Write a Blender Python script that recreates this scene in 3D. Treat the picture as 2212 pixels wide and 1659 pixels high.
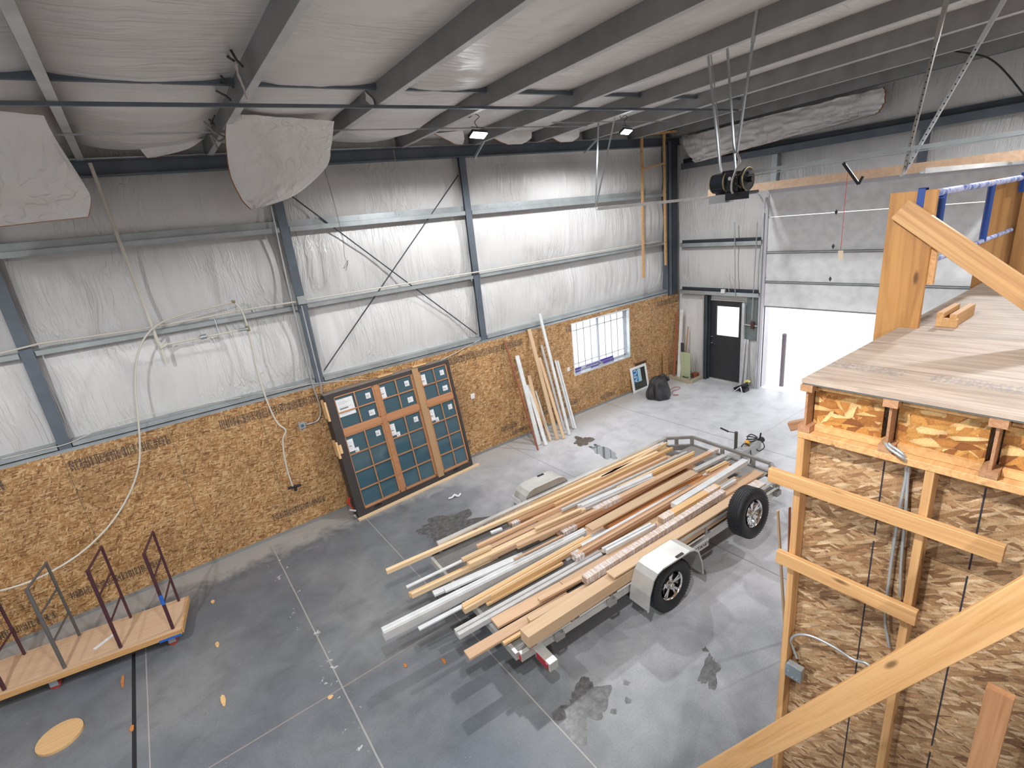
import bpy, math, random
from mathutils import Vector, Matrix, noise
random.seed(7)
S = bpy.context.scene
for o in list(bpy.data.objects): bpy.data.objects.remove(o)
COL = S.collection
# ---------------- camera ----------------
F_PX = 1081.9655
cam_d = bpy.data.cameras.new('camera'); cam = bpy.data.objects.new('camera', cam_d); COL.objects.link(cam)
R = [[0.797136977499578, -0.5949128117437726, -0.10320554987962638], [-0.26299460275820724, -0.18823566845072373, -0.9462563986800626], [0.5435130890998764, 0.7814384681764955, -0.30650847040674417]]
m = Matrix(((R[0][0], -R[1][0], -R[2][0]), (R[0][1], -R[1][1], -R[2][1]), (R[0][2], -R[1][2], -R[2][2]))).to_4x4()
m.translation = (-12.002062, -8.661777, 4.713615)
cam.matrix_world = m
cam_d.sensor_fit = 'HORIZONTAL'; cam_d.sensor_width = 36.0; cam_d.lens = F_PX/2212*36.0
cam_d.clip_start = .05; cam_d.clip_end = 300
S.camera = cam
# ---------------- world, exposure ----------------
W = bpy.data.worlds.new('overcast_sky'); S.world = W; W.use_nodes = True
bg = W.node_tree.nodes['Background']; bg.inputs[0].default_value = (.94, .97, 1.0, 1); bg.inputs[1].default_value = 2.0
S.view_settings.view_transform = 'Standard'; S.view_settings.look = 'None'
S.view_settings.gamma = 1; S.view_settings.use_curve_mapping = False
S.view_settings.exposure = 0.3
S.cycles.max_bounces = 6; S.cycles.diffuse_bounces = 4; S.cycles.glossy_bounces = 3
S.cycles.transmission_bounces = 4; S.cycles.transparent_max_bounces = 8
S.cycles.use_denoising = True; S.cycles.sample_clamp_indirect = 6; S.cycles.caustics_reflective = False; S.cycles.caustics_refractive = False
LAMP_W = 330
# ---------------- node helpers ----------------
def mat(name, color=(.5,.5,.5), rough=.6, metal=0, spec=.5):
    M = bpy.data.materials.new(name); M.use_nodes = True
    b = M.node_tree.nodes['Principled BSDF']
    b.inputs['Base Color'].default_value = (*color, 1); b.inputs['Roughness'].default_value = rough
    b.inputs['Metallic'].default_value = metal; b.inputs['Specular IOR Level'].default_value = spec
    return M
class N:
    def __init__(s, M): s.M = M; s.t = M.node_tree; s.b = s.t.nodes['Principled BSDF']
    def n(s, typ, **kw):
        o = s.t.nodes.new('ShaderNode'+typ)
        for k, v in kw.items(): setattr(o, k, v)
        return o
    def l(s, a, b): s.t.links.new(a, b)
    def coord(s, kind='Object'):
        if kind == 'World': return s.n('NewGeometry').outputs['Position']
        return s.n('TexCoord').outputs[kind]
    def mapping(s, src, scale=(1,1,1), rot=(0,0,0), loc=(0,0,0)):
        o = s.n('Mapping'); s.l(src, o.inputs[0]); o.inputs['Scale'].default_value = scale
        o.inputs['Rotation'].default_value = rot; o.inputs['Location'].default_value = loc
        return o.outputs[0]
    def noise(s, src, scale=5, detail=4, rough=.5, dist=0):
        o = s.n('TexNoise'); s.l(src, o.inputs['Vector']); o.inputs['Scale'].default_value = scale
        o.inputs['Detail'].default_value = detail; o.inputs['Roughness'].default_value = rough; o.inputs['Distortion'].default_value = dist
        return o.outputs[0]
    def vor(s, src, scale=1, feature='F1'):
        o = s.n('TexVoronoi'); o.feature = feature; s.l(src, o.inputs['Vector']); o.inputs['Scale'].default_value = scale
        return o
    def ramp(s, src, stops, interp='LINEAR'):
        o = s.n('ValToRGB'); s.l(src, o.inputs[0]); e = o.color_ramp.elements; o.color_ramp.interpolation = interp
        while len(e) < len(stops): e.new(.5)
        for i, (p, c) in enumerate(stops):
            e[i].position = p; e[i].color = (*c, 1) if isinstance(c, tuple) else (c, c, c, 1)
        return o.outputs[0]
    def math(s, op, a, b=None, clamp=False):
        o = s.n('Math', operation=op, use_clamp=clamp)
        for i, v in enumerate((a, b)):
            if v is None: continue
            if isinstance(v, (int, float)): o.inputs[i].default_value = v
            else: s.l(v, o.inputs[i])
        return o.outputs[0]
    def mix(s, f, a, b, blend='MIX'):
        o = s.n('Mix', data_type='RGBA', blend_type=blend)
        if isinstance(f, (int, float)): o.inputs[0].default_value = f
        else: s.l(f, o.inputs[0])
        for i, v in ((6, a), (7, b)):
            if isinstance(v, tuple): o.inputs[i].default_value = (*v, 1)
            else: s.l(v, o.inputs[i])
        return o.outputs[2]
    def sep(s, src):
        o = s.n('SeparateXYZ'); s.l(src, o.inputs[0]); return o.outputs
    def color(s, c): s.l(c, s.b.inputs['Base Color'])
    def rough(s, c): s.l(c, s.b.inputs['Roughness'])
    def bump(s, h, strength=.3, dist=.01):
        o = s.n('Bump'); s.l(h, o.inputs['Height']); o.inputs['Strength'].default_value = strength; o.inputs['Distance'].default_value = dist
        s.l(o.outputs[0], s.b.inputs['Normal'])
def wood(name, light, dark, grain=30, rough=.55, var=.12, stretch=1.2, knots=False, vert=False):
    M = mat(name, light, rough); n = N(M); c = n.coord()
    inf = n.n('ObjectInfo').outputs['Random']
    add = n.n('VectorMath', operation='ADD'); n.l(c, add.inputs[0])
    cmb = n.n('CombineXYZ'); n.l(n.math('MULTIPLY', inf, 37.0), cmb.inputs[0]); n.l(n.math('MULTIPLY', inf, 11.0), cmb.inputs[1]); n.l(cmb.outputs[0], add.inputs[1])
    v = n.mapping(add.outputs[0], (grain, grain, stretch) if vert else (stretch, grain, grain))
    g = n.noise(v, 1, 5, .6, .6)
    col = n.ramp(g, [(.3, dark), (.62, light)])
    big = n.noise(n.mapping(add.outputs[0], (6, 6, .7) if vert else (.7, 6, 6)), 1, 2)
    col = n.mix(n.math('MULTIPLY', big, .35), col, dark)
    h = n.n('HueSaturation'); n.l(col, h.inputs['Color'])
    n.l(n.math('ADD', n.math('MULTIPLY', inf, 2*var), 1-var), h.inputs['Value'])
    out = h.outputs[0]
    if knots:
        k = n.vor(n.mapping(add.outputs[0], (7, 7, 2.2) if vert else (2.2, 7, 7)), 1)
        out = n.mix(n.ramp(k.outputs['Distance'], [(.06, .85), (.13, 0.0)]), out, tuple(x*.3 for x in dark))
    n.color(out); n.bump(g, .15, .003)
    return M
def osb(name, plane='xz', lens=(11, 60), cols=None, stamp=None, coord='World', rough=.55, warp=.55, angs=(.12, .75, -.45, 1.6)):
    M = mat(name, (.5,.3,.15), rough); n = N(M); c = n.coord(coord)
    cols = cols or [(0, (.115,.05,.018)), (.25, (.27,.135,.05)), (.6, (.42,.235,.095)), (1, (.62,.41,.2))]
    a, b = lens; prev = None; hts = None
    for i, ang in enumerate(angs):
        rot = (0, ang, 0) if plane == 'xz' else ((ang, 0, 0) if plane == 'yz' else (0, 0, ang))
        pre = n.mapping(c, (1,1,1), rot, (i*3.1, i*1.7, i*2.3))
        sc = {'xz': (b, 9, a), 'yz': (9, b, a), 'xy': (b, a, 9)}[plane]
        wob = n.n('VectorMath', operation='ADD'); n.l(n.mapping(pre, sc), wob.inputs[0])
        nn = n.n('TexNoise'); n.l(pre, nn.inputs['Vector']); nn.inputs['Scale'].default_value = 14; nn.inputs['Detail'].default_value = 2
        sv = n.n('VectorMath', operation='SCALE'); n.l(nn.outputs['Color'], sv.inputs[0]); sv.inputs['Scale'].default_value = warp; n.l(sv.outputs[0], wob.inputs[1])
        v = n.vor(wob.outputs[0], 1)
        s = n.n('SeparateColor'); n.l(v.outputs['Color'], s.inputs[0])
        col = n.ramp(s.outputs[0], cols)
        edge = n.ramp(v.outputs['Distance'], [(.4, 1.0), (.85, .68)])
        col = n.mix(1, col, edge, 'MULTIPLY')
        if prev is None: prev = col; hts = s.outputs[0]
        else:
            f = n.math('GREATER_THAN', s.outputs[1], .5)
            prev = n.mix(f, prev, col)
    big = n.noise(c, 1.3, 3); prev = n.mix(1, prev, n.ramp(big, [(.3, .8), (.7, 1.1)]), 'MULTIPLY')
    fine = n.noise(c, 160, 2); prev = n.mix(1, prev, n.ramp(fine, [(.35, .8), (.6, 1.08)]), 'MULTIPLY')
    if stamp:
        x, y, z = n.sep(c)
        u = x if plane == 'xz' else y
        panel = n.math('FLOOR', n.math('DIVIDE', u, 1.22))
        bars = n.noise(n.mapping(c, (75, 0, 0) if plane == 'xz' else (0, 75, 0)), 1, 0)
        chars = n.noise(n.mapping(c, (55, 1, 45)), 1, 1)
        ink = n.math('GREATER_THAN', n.math('ADD', n.math('MULTIPLY', bars, .6), n.math('MULTIPLY', chars, .4)), .49)
        tot = None
        for (z0, z1, sc, th, ph) in stamp:
            band = n.math('MULTIPLY', n.math('GREATER_THAN', z, z0), n.math('LESS_THAN', z, z1))
            gate = n.math('GREATER_THAN', n.noise(n.mapping(c, (sc, 0, 0), loc=(ph, 0, 0)), 1, 0), th)
            mk = n.math('MULTIPLY', band, gate)
            tot = mk if tot is None else n.math('MAXIMUM', tot, mk)
        f = n.math('MULTIPLY', n.math('MULTIPLY', tot, ink), .8)
        prev = n.mix(f, prev, (.03,.028,.03))
        fr = n.math('FRACT', n.math('DIVIDE', n.math('ADD', u, 13.42), 1.22))   # panel joints with green edge sealer
        j = n.math('LESS_THAN', fr, .006)
        prev = n.mix(n.math('MULTIPLY', j, .75), prev, (.07,.1,.07))
    n.color(prev); n.bump(hts, .25, .004)
    return M
# ---------------- materials ----------------
SPRUCE = wood('spruce_framing', (.62,.37,.16), (.42,.21,.08), 45, knots=True)
SPRUCE_OR = wood('orange_spruce', (.64,.38,.17), (.48,.25,.09), 35, knots=True)  # spruce of a slightly more orange tone
FIR_PLY = wood('weathered_fir_board', (.52,.27,.085), (.30,.13,.035), 14, stretch=.9, knots=True, vert=True)
SPRUCE_V = wood('upright_spruce_framing', (.62,.37,.16), (.42,.21,.08), 45, knots=True, vert=True)
BROWN_V = wood('upright_brown_timber', (.40,.21,.10), (.27,.12,.05), 40, vert=True)
PINE = wood('clear_pine', (.84,.64,.41), (.70,.48,.27), 60)
TAN = wood('tan_hardwood', (.70,.47,.30), (.55,.34,.20), 70)
PALE = wood('pale_maple', (.70,.50,.32), (.58,.38,.22), 80)
BROWN = wood('brown_moulding_wood', (.47,.26,.14), (.32,.15,.07), 70)
ORANGE = wood('orange_fir', (.58,.24,.07), (.38,.13,.03), 70)
YELLOW = wood('yellow_laminated_wood', (.76,.50,.25), (.60,.36,.16), 60)
REDW = wood('red_brown_wood', (.36,.12,.055), (.22,.06,.03), 60)
CARTW = wood('cart_plywood', (.72,.50,.33), (.62,.41,.26), 30, stretch=.6)
def painted(name, c, r=.45):
    M = mat(name, c, r); n = N(M)
    g = n.noise(n.coord(), 6, 4); n.color(n.mix(1, c, n.ramp(g, [(.35, .88), (.6, 1.0)]), 'MULTIPLY')); return M
WHITEP = painted('white_primed_trim', (.72,.73,.73))
GREYP = painted('grey_white_trim', (.56,.55,.54))
WALL_OSB = osb('wall_osb', 'xz', (15, 72), cols=[(0, (.19,.08,.026)), (.22, (.39,.19,.068)), (.6, (.53,.30,.12)), (1, (.72,.49,.26))],
    stamp=[(2.12, 2.27, .55, .47, 3.3), (.30, .42, .8, .53, 1.2), (.13, .24, .7, .6, 7.7)])
LOFT_OSB = osb('loft_wall_osb', 'yz', (55, 11), cols=[(0, (.20,.10,.045)), (.3, (.37,.21,.10)), (.65, (.50,.32,.165)), (1, (.68,.49,.30))], warp=.45, angs=(.1, .35, -.3, .6))
RIM_OSB = osb('rim_osb', 'yz', (11, 34), warp=.25, angs=(.3, .9, -.6, 1.7), cols=[(0, (.16,.05,.012)), (.25, (.36,.14,.03)), (.65, (.52,.25,.06)), (1, (.70,.48,.22))])
def steel(name, c, rough=.5, metal=.3):
    M = mat(name, c, rough, metal); n = N(M); g = n.noise(n.coord('World'), 3, 4)
    n.color(n.mix(1, c, n.ramp(g, [(.35, .85), (.65, 1.08)]), 'MULTIPLY')); return M
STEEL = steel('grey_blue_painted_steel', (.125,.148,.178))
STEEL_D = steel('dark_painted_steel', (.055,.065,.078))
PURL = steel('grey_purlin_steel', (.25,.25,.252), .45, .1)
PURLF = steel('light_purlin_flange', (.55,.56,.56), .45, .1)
GALV = steel('galvanised_steel', (.47,.51,.53), .38, .6)
GALV_L = steel('bright_galvanised_steel', (.68,.71,.73), .32, .55)
GIRT = steel('galvanised_girt_steel', (.40,.43,.44), .36, .4)
CONDUIT = steel('steel_conduit', (.55,.56,.57), .3, .7)
ALU = steel('brushed_aluminium', (.66,.65,.62), .38, .5)
ALU_D = steel('dull_aluminium', (.40,.38,.36), .45, .5)
CHROME = mat('chrome', (.8,.8,.8), .12, 1)
BLACK = mat('black_plastic', (.012,.012,.014), .45)
DARKM = mat('dark_machine_metal', (.03,.03,.035), .35, .5)
BRASS = mat('dull_brass', (.32,.27,.14), .4, .7)
WHITE = mat('white_plastic', (.78,.78,.77), .4)
CREAM = mat('cream_pvc', (.62,.58,.50), .45)
RUBBER = mat('tyre_rubber', (.014,.016,.019), .55)
BLUEP = mat('blue_paint', (.01,.055,.27), .4)
BLUEDUST = N(mat('dusty_blue_paint', (.2,.25,.45), .6))
g = BLUEDUST.noise(BLUEDUST.coord('World'), 14, 4); BLUEDUST.color(BLUEDUST.ramp(g, [(.36, (.06,.12,.38)), (.52, (.42,.46,.66))])); BLUEDUST = BLUEDUST.M
MAROON = mat('maroon_pipe_paint', (.065,.022,.03), .4)
GREYPIPE = mat('grey_pipe_paint', (.11,.105,.10), .45)
PURPLE = mat('purple_tape', (.10,.06,.34), .5)
RED = mat('red_plastic', (.55,.03,.02), .4)
YEL = mat('yellow_plastic', (.85,.42,.02), .4)
BLUET = mat('blue_masking_tape', (.02,.12,.50), .6)
ORFIBRE = mat('orange_fibreglass', (.42,.16,.04), .9)
SAGE = mat('sage_green_paint', (.42,.47,.30), .6)
OLIVE = mat('pale_olive_paint', (.42,.38,.27), .6)
DARKDOOR = painted('dark_charcoal_door_paint', (.03,.03,.033), .5)
FRAMEBR = painted('dark_bronze_clad_frame', (.045,.038,.036), .5)
FRAMETOP = painted('taupe_clad_edge', (.20,.165,.135), .6)
MAHOG = wood('stained_fir_sash', (.50,.24,.115), (.36,.155,.065), 60)
LABEL = mat('paper_label', (.74,.74,.75), .7)
INK = mat('label_ink', (.06,.06,.07), .7)
LIGHTINK = mat('label_grey_ink', (.45,.46,.48), .7)
PAPER = mat('white_paper', (.75,.75,.74), .8)
DOORPANEL = painted('garage_door_paint', (.80,.81,.82), .5)
CARD = mat('cardboard', (.40,.24,.12), .8)
GASKET = mat('black_gasket', (.02,.02,.022), .6)
TRIMTAN = wood('tan_stiffener', (.36,.25,.17), (.26,.17,.11), 20)
def emit(name, c, s):
    M = mat(name, c); b = M.node_tree.nodes['Principled BSDF']; b.inputs['Emission Color'].default_value = (*c, 1); b.inputs['Emission Strength'].default_value = s; return M
LED = emit('led_panel', (.93,.97,1), 45)
def glassy(name, tint, mixf, rough=.05):
    M = bpy.data.materials.new(name); M.use_nodes = True; t = M.node_tree; t.nodes.clear()
    o = t.nodes.new('ShaderNodeOutputMaterial'); mx = t.nodes.new('ShaderNodeMixShader'); tr = t.nodes.new('ShaderNodeBsdfTransparent'); gl = t.nodes.new('ShaderNodeBsdfGlossy')
    tr.inputs[0].default_value = (*tint, 1); gl.inputs['Roughness'].default_value = rough; mx.inputs[0].default_value = mixf
    t.links.new(tr.outputs[0], mx.inputs[1]); t.links.new(gl.outputs[0], mx.inputs[2]); t.links.new(mx.outputs[0], o.inputs[0]); return M
GLASS = glassy('clear_glass', (.96,.98,.99), .05)
DARKGLASS = mat('coated_dark_glass', (.05,.105,.135), .07, 0, .9)
WRAP = glassy('clear_stretch_wrap', (.92,.91,.92), .22, .25)
def wrapmat():
    M = mat('crinkled_stretch_wrap', (.92,.88,.87), .15); n = N(M); c = n.coord()
    v = n.noise(n.mapping(c, (55, 6, 6)), 1, 4, .65, .6)
    n.bump(v, .6, .01)
    n.l(n.ramp(v, [(.42, .22), (.60, .85)]), n.b.inputs['Alpha'])  # streaky opacity over a white base paints the film's glare
    return M
CRINKLE = wrapmat()
def vinyl(name, wr=(13, 13, .8), base=(.66,.655,.65), rough=.36, dirt=.5, bs=.7, det=3):
    M = mat(name, base, rough); n = N(M); c = n.coord('World')
    d = n.n('VectorMath', operation='ADD'); n.l(c, d.inputs[0])
    dn = n.n('TexNoise'); n.l(c, dn.inputs['Vector']); dn.inputs['Scale'].default_value = .9; dn.inputs['Detail'].default_value = 1
    sv = n.n('VectorMath', operation='SCALE'); n.l(dn.outputs['Color'], sv.inputs[0]); sv.inputs['Scale'].default_value = .28; n.l(sv.outputs[0], d.inputs[1])
    a = n.noise(n.mapping(d.outputs[0], wr), 1, det, .5, .2)
    r = n.ramp(a, [(.42, 0.0), (.5, 1.0), (.56, 0.1), (.7, .5)])
    b = n.noise(n.mapping(d.outputs[0], tuple(x*2.2 for x in wr)), 1, 2, .4)
    gate = n.ramp(n.noise(c, .8, 2), [(.42, 0.15), (.62, 1.0)])
    h = n.math('MULTIPLY', n.math('ADD', n.math('MULTIPLY', r, .6), n.math('MULTIPLY', b, .8)), gate)
    n.bump(h, bs, .02)
    dn2 = n.noise(n.mapping(c, (1.2, 1.2, .8)), 1, 4)
    n.color(n.mix(n.math('MULTIPLY', n.ramp(dn2, [(.5, 0.0), (.75, 1.0)]), dirt), base, tuple(x*.68 for x in (base[0], base[1]*.97, base[2]*.9))))
    return M
VINYL = vinyl('white_vinyl_insulation_facing')
VINYLC = vinyl('ceiling_vinyl_facing', (.9, 7, 2), (.74,.725,.715), .36, .4)
VINYLX = vinyl('crumpled_vinyl_facing', (5, 5, 2.6), (.80,.785,.78), .18, .5, .8, 2)
# concrete
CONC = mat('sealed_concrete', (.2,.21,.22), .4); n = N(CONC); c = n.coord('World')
big = n.noise(c, .45, 4, .55); med = n.noise(c, 2.5, 6, .65, .6); fine = n.noise(c, 60, 3, .7)
x, y, z = n.sep(c)
base = n.ramp(big, [(.33, (.115,.132,.155)), (.5, (.165,.175,.188)), (.68, (.24,.245,.245))])
# greener-darker sealed slab toward the cart, daylight glare painted paler toward the doors
door_glare = n.math('ADD', n.math('MULTIPLY', n.math('ADD', x, 9.2), .28), n.math('MULTIPLY', n.math('SUBTRACT', big, .5), 1.6))
base = n.mix(n.ramp(door_glare, [(0.0, 0.0), (1.0, 1.0)]), base, (.58,.585,.61))
base = n.mix(1, base, n.ramp(med, [(.28, .78), (.5, 1.0), (.72, 1.16)]), 'MULTIPLY')
base = n.mix(1, base, n.ramp(fine, [(.3, .86), (.65, 1.1)]), 'MULTIPLY')
dust = n.math('MULTIPLY', n.ramp(n.math('ADD', y, n.math('MULTIPLY', med, .9)), [(0.0, 0.0), (1.0, 1.0)]), .8)
dust = n.math('MULTIPLY', n.ramp(n.math('ADD', n.math('ADD', y, .75), n.math('MULTIPLY', n.math('SUBTRACT', med, .5), 1.3)), [(0.0, 0.0), (.4, 1.0)]), .75)
base = n.mix(dust, base, (.42,.40,.38))
def joint(axis, pos, w, colr, s):
    global base
    v = x if axis == 'x' else y
    wv = n.math('ADD', v, n.math('MULTIPLY', n.noise(c, 3, 1), .006))
    f = n.math('LESS_THAN', n.math('ABSOLUTE', n.math('SUBTRACT', wv, pos)), w)
    base = n.mix(n.math('MULTIPLY', f, s), base, colr)
for p, w, cc, s in ((-3.1, .007, (.09,.09,.09), .8), (-6.35, .006, (.1,.1,.1), .7), (-9.86, .006, (.42,.38,.34), .8), (-11.36, .008, (.42,.40,.37), .7), (-13.15, .006, (.40,.36,.33), .8)): joint('x', p, w, cc, s)
joint('y', -3.81, .007, (.38,.30,.25), .7)
white = n.math('MULTIPLY', n.math('GREATER_THAN', n.noise(c, 7, 5, .7), .63), n.math('LESS_THAN', n.math('ABSOLUTE', n.math('ADD', x, 11.42)), .13))
base = n.mix(n.math('MULTIPLY', white, .7), base, (.62,.62,.64))
speck = n.math('GREATER_THAN', n.noise(c, 45, 2), .76); base = n.mix(n.math('MULTIPLY', speck, .5), base, (.6,.6,.6))
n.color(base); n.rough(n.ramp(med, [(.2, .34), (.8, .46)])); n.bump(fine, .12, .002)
WET = mat('wet_patch', (.07,.075,.08), .06, 0, .6); n = N(WET); c = n.coord('World')
n.color(n.ramp(n.noise(c, 8, 4), [(.4, (.05,.05,.052)), (.7, (.12,.115,.11))]))
DAMP = mat('damp_brown_stain', (.10,.08,.065), .3); n = N(DAMP); n.color(n.ramp(n.noise(n.coord('World'), 14, 5, .7), [(.35, (.06,.045,.035)), (.65, (.19,.165,.145))]))
DAMPG = mat('damp_grey_stain', (.08,.08,.08), .3); n = N(DAMPG); n.color(n.ramp(n.noise(n.coord('World'), 14, 5, .7), [(.35, (.065,.065,.065)), (.65, (.16,.16,.16))]))
# deck plywood
DECK = mat('loft_deck_plywood', (.55,.45,.36), .6); n = N(DECK); c = n.coord('World')
g = n.noise(n.mapping(c, (28, 2.2, 1)), 1, 5, .65, .7); g2 = n.noise(n.mapping(c, (70, 3, 1)), 1, 3)
base = n.ramp(g, [(.3, (.27,.205,.16)), (.5, (.39,.305,.24)), (.68, (.48,.39,.315))])
base = n.mix(1, base, n.ramp(g2, [(.35, .85), (.6, 1.05)]), 'MULTIPLY')
x, y, z = n.sep(c)
stampx = n.math('MULTIPLY', n.math('GREATER_THAN', x, -8.86), n.math('LESS_THAN', x, -8.74))
bars = n.noise(n.mapping(c, (25, 60, 0)), 1, 1); gate = n.noise(n.mapping(c, (0, 4.0, 0)), 1, 0)
ink = n.math('MULTIPLY', n.math('MULTIPLY', n.math('GREATER_THAN', bars, .5), n.math('GREATER_THAN', gate, .42)), stampx)
base = n.mix(n.math('MULTIPLY', ink, .45), base, (.17,.18,.2)); n.color(base); n.bump(g, .2, .003)
# ---------------- mesh helpers ----------------
class MB:
    def __init__(s): s.v = []; s.f = []; s.mi = []; s.sm = []
    def add(s, vs, fs, mi=0, smooth=False):
        o = len(s.v); s.v += [tuple(v) for v in vs]
        for f in fs: s.f.append([i+o for i in f]); s.mi.append(mi); s.sm.append(smooth)
        return s
    def box(s, x0, x1, y0, y1, z0, z1, mi=0):
        x0, x1 = min(x0,x1), max(x0,x1); y0, y1 = min(y0,y1), max(y0,y1); z0, z1 = min(z0,z1), max(z0,z1)
        vs = [(x0,y0,z0),(x1,y0,z0),(x1,y1,z0),(x0,y1,z0),(x0,y0,z1),(x1,y0,z1),(x1,y1,z1),(x0,y1,z1)]
        return s.add(vs, [(0,3,2,1),(4,5,6,7),(0,1,5,4),(1,2,6,5),(2,3,7,6),(3,0,4,7)], mi)
    def beam(s, a, b, w, h, up=(0,0,1), mi=0, off=(0,0)):
        a, b = Vector(a), Vector(b); d = (b-a).normalized(); up = Vector(up)
        sd = d.cross(up).normalized(); u = sd.cross(d).normalized(); c = sd*off[0]+u*off[1]
        vs = []
        for p in (a, b):
            for (i, j) in ((-1,-1),(1,-1),(1,1),(-1,1)): vs.append(p+c+sd*(i*w/2)+u*(j*h/2))
        return s.add(vs, [(0,1,2,3),(7,6,5,4),(0,4,5,1),(1,5,6,2),(2,6,7,3),(3,7,4,0)], mi)
    def tube(s, pts, r, n=8, mi=0, cap=True):
        pts = [Vector(p) for p in pts]; rings = []; prev = None
        for i, p in enumerate(pts):
            d = (pts[min(i+1, len(pts)-1)]-pts[max(i-1, 0)]).normalized()
            if prev is None:
                a = Vector((0,0,1)) if abs(d.z) < .9 else Vector((1,0,0)); u = d.cross(a).normalized()
            else: u = (prev-d*prev.dot(d)).normalized()
            prev = u; w = d.cross(u); rr = r[i] if isinstance(r, (list, tuple)) else r
            rings.append([p+(u*math.cos(2*math.pi*k/n)+w*math.sin(2*math.pi*k/n))*rr for k in range(n)])
        vs = [v for q in rings for v in q]; fs = []
        for i in range(len(rings)-1):
            for k in range(n): fs.append((i*n+k, i*n+(k+1)%n, (i+1)*n+(k+1)%n, (i+1)*n+k))
        s.add(vs, fs, mi, True)
        if cap:
            s.add(rings[0], [tuple(range(n))[::-1]], mi); s.add(rings[-1], [tuple(range(n))], mi)
        return s
    def grid(s, P, nu, nv, mi=0, smooth=True):
        vs = [P(i/nu, j/nv) for j in range(nv+1) for i in range(nu+1)]
        fs = [(j*(nu+1)+i, j*(nu+1)+i+1, (j+1)*(nu+1)+i+1, (j+1)*(nu+1)+i) for j in range(nv) for i in range(nu)]
        return s.add(vs, fs, mi, smooth)
    def prism(s, poly, z0, z1, mi=0):   # polygon in xy
        k = len(poly); vs = [(*p, z0) for p in poly]+[(*p, z1) for p in poly]
        fs = [tuple(range(k))[::-1], tuple(range(k, 2*k))]+[(i, (i+1)%k, (i+1)%k+k, i+k) for i in range(k)]
        return s.add(vs, fs, mi)
    def xform(s, M):
        s.v = [tuple(M @ Vector(v)) for v in s.v]; return s
    def lathe(s, prof, n=32, mi=0, smooth=True):  # (r, h) around the y axis
        vs = []; k = len(prof)
        for i in range(n):
            a = 2*math.pi*i/n
            for r, h in prof: vs.append((r*math.cos(a), h, r*math.sin(a)))
        fs = [(i*k+j, i*k+j+1, ((i+1)%n)*k+j+1, ((i+1)%n)*k+j) for i in range(n) for j in range(k-1)]
        return s.add(vs, fs, mi, smooth)
def kin(parent, loc=None, rot=None):
    pass
def link(name, mb, m, parent=None, world=True, bevel=0, loc=None, matx=None):
    """one mesh object; world=True: mb is in world coordinates"""
    me = bpy.data.meshes.new(name); vs = mb.v
    M = matx if matx is not None else (Matrix.Translation(loc) if loc is not None else Matrix.Identity(4))
    if world and (loc is not None or matx is not None):
        iv = M.inverted(); vs = [tuple(iv @ Vector(v)) for v in vs]
    PM = getattr_world(parent)
    me.from_pydata(vs, [], mb.f); me.validate()
    for mm in (m if isinstance(m, (list, tuple)) else [m]): me.materials.append(mm)
    if len(me.polygons) == len(mb.f):
        for p, i, sm in zip(me.polygons, mb.mi, mb.sm): p.material_index = i; p.use_smooth = sm
    me.update()
    o = bpy.data.objects.new(name, me); COL.objects.link(o)
    WM[o] = M
    if parent:
        o.parent = parent; o.matrix_basis = PM.inverted() @ M
    else: o.matrix_basis = M
    if bevel:
        b = o.modifiers.new('bevel', 'BEVEL'); b.width = bevel; b.segments = 1; b.limit_method = 'ANGLE'
    return o
WM = {}
def getattr_world(p): return WM.get(p, Matrix.Identity(4))
def thing(name, label, cat, loc=(0,0,0), rz=0, group=None, matx=None):
    o = bpy.data.objects.new(name, None); COL.objects.link(o); o.empty_display_size = .1
    M = matx if matx is not None else Matrix.Translation(loc) @ Matrix.Rotation(rz, 4, 'Z')
    o.matrix_basis = M; WM[o] = M; o['label'] = label; o['category'] = cat
    if group: o['group'] = group
    return o
def tag(o, label, cat, group=None, kind=None):
    o['label'] = label; o['category'] = cat
    if group: o['group'] = group
    if kind: o['kind'] = kind
    return o
def struct(name, mb, m, parent=None, **k):
    o = link(name, mb, m, parent, **k)
    if not parent: o['kind'] = 'structure'
    return o
def part(name, mb, m, parent, label=None, **k):      # mb in the parent's coordinates
    PM = getattr_world(parent)
    o = link(name, mb, m, parent, world=False, matx=PM, **k)
    if label: o['label'] = label
    return o
def wpart(name, mb, m, parent, label=None, **k):     # mb in world coordinates
    o = link(name, mb, m, parent, world=True, matx=getattr_world(parent), **k)
    if label: o['label'] = label
    return o
def frame_of(a, b, up=(0,0,1)):
    a, b = Vector(a), Vector(b); d = (b-a).normalized(); sd = Vector(up).cross(d).normalized(); u = d.cross(sd).normalized()
    M = Matrix(((d.x, sd.x, u.x, a.x), (d.y, sd.y, u.y, a.y), (d.z, sd.z, u.z, a.z), (0,0,0,1)))
    return M, (b-a).length
def text_mb(txt, size, depth=.001):
    cu = bpy.data.curves.new('t', 'FONT'); cu.body = txt; cu.size = size; cu.extrude = depth; cu.align_x = 'CENTER'; cu.align_y = 'CENTER'; cu.resolution_u = 3
    o = bpy.data.objects.new('t', cu); COL.objects.link(o)
    dg = bpy.context.evaluated_depsgraph_get(); me = bpy.data.meshes.new_from_object(o.evaluated_get(dg))
    mb = MB(); mb.add([v.co[:] for v in me.vertices], [tuple(p.vertices) for p in me.polygons])
    bpy.data.objects.remove(o); bpy.data.curves.remove(cu); bpy.data.meshes.remove(me); return mb
def nz(x, y=0, z=0): return noise.noise(Vector((x, y, z)))
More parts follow.
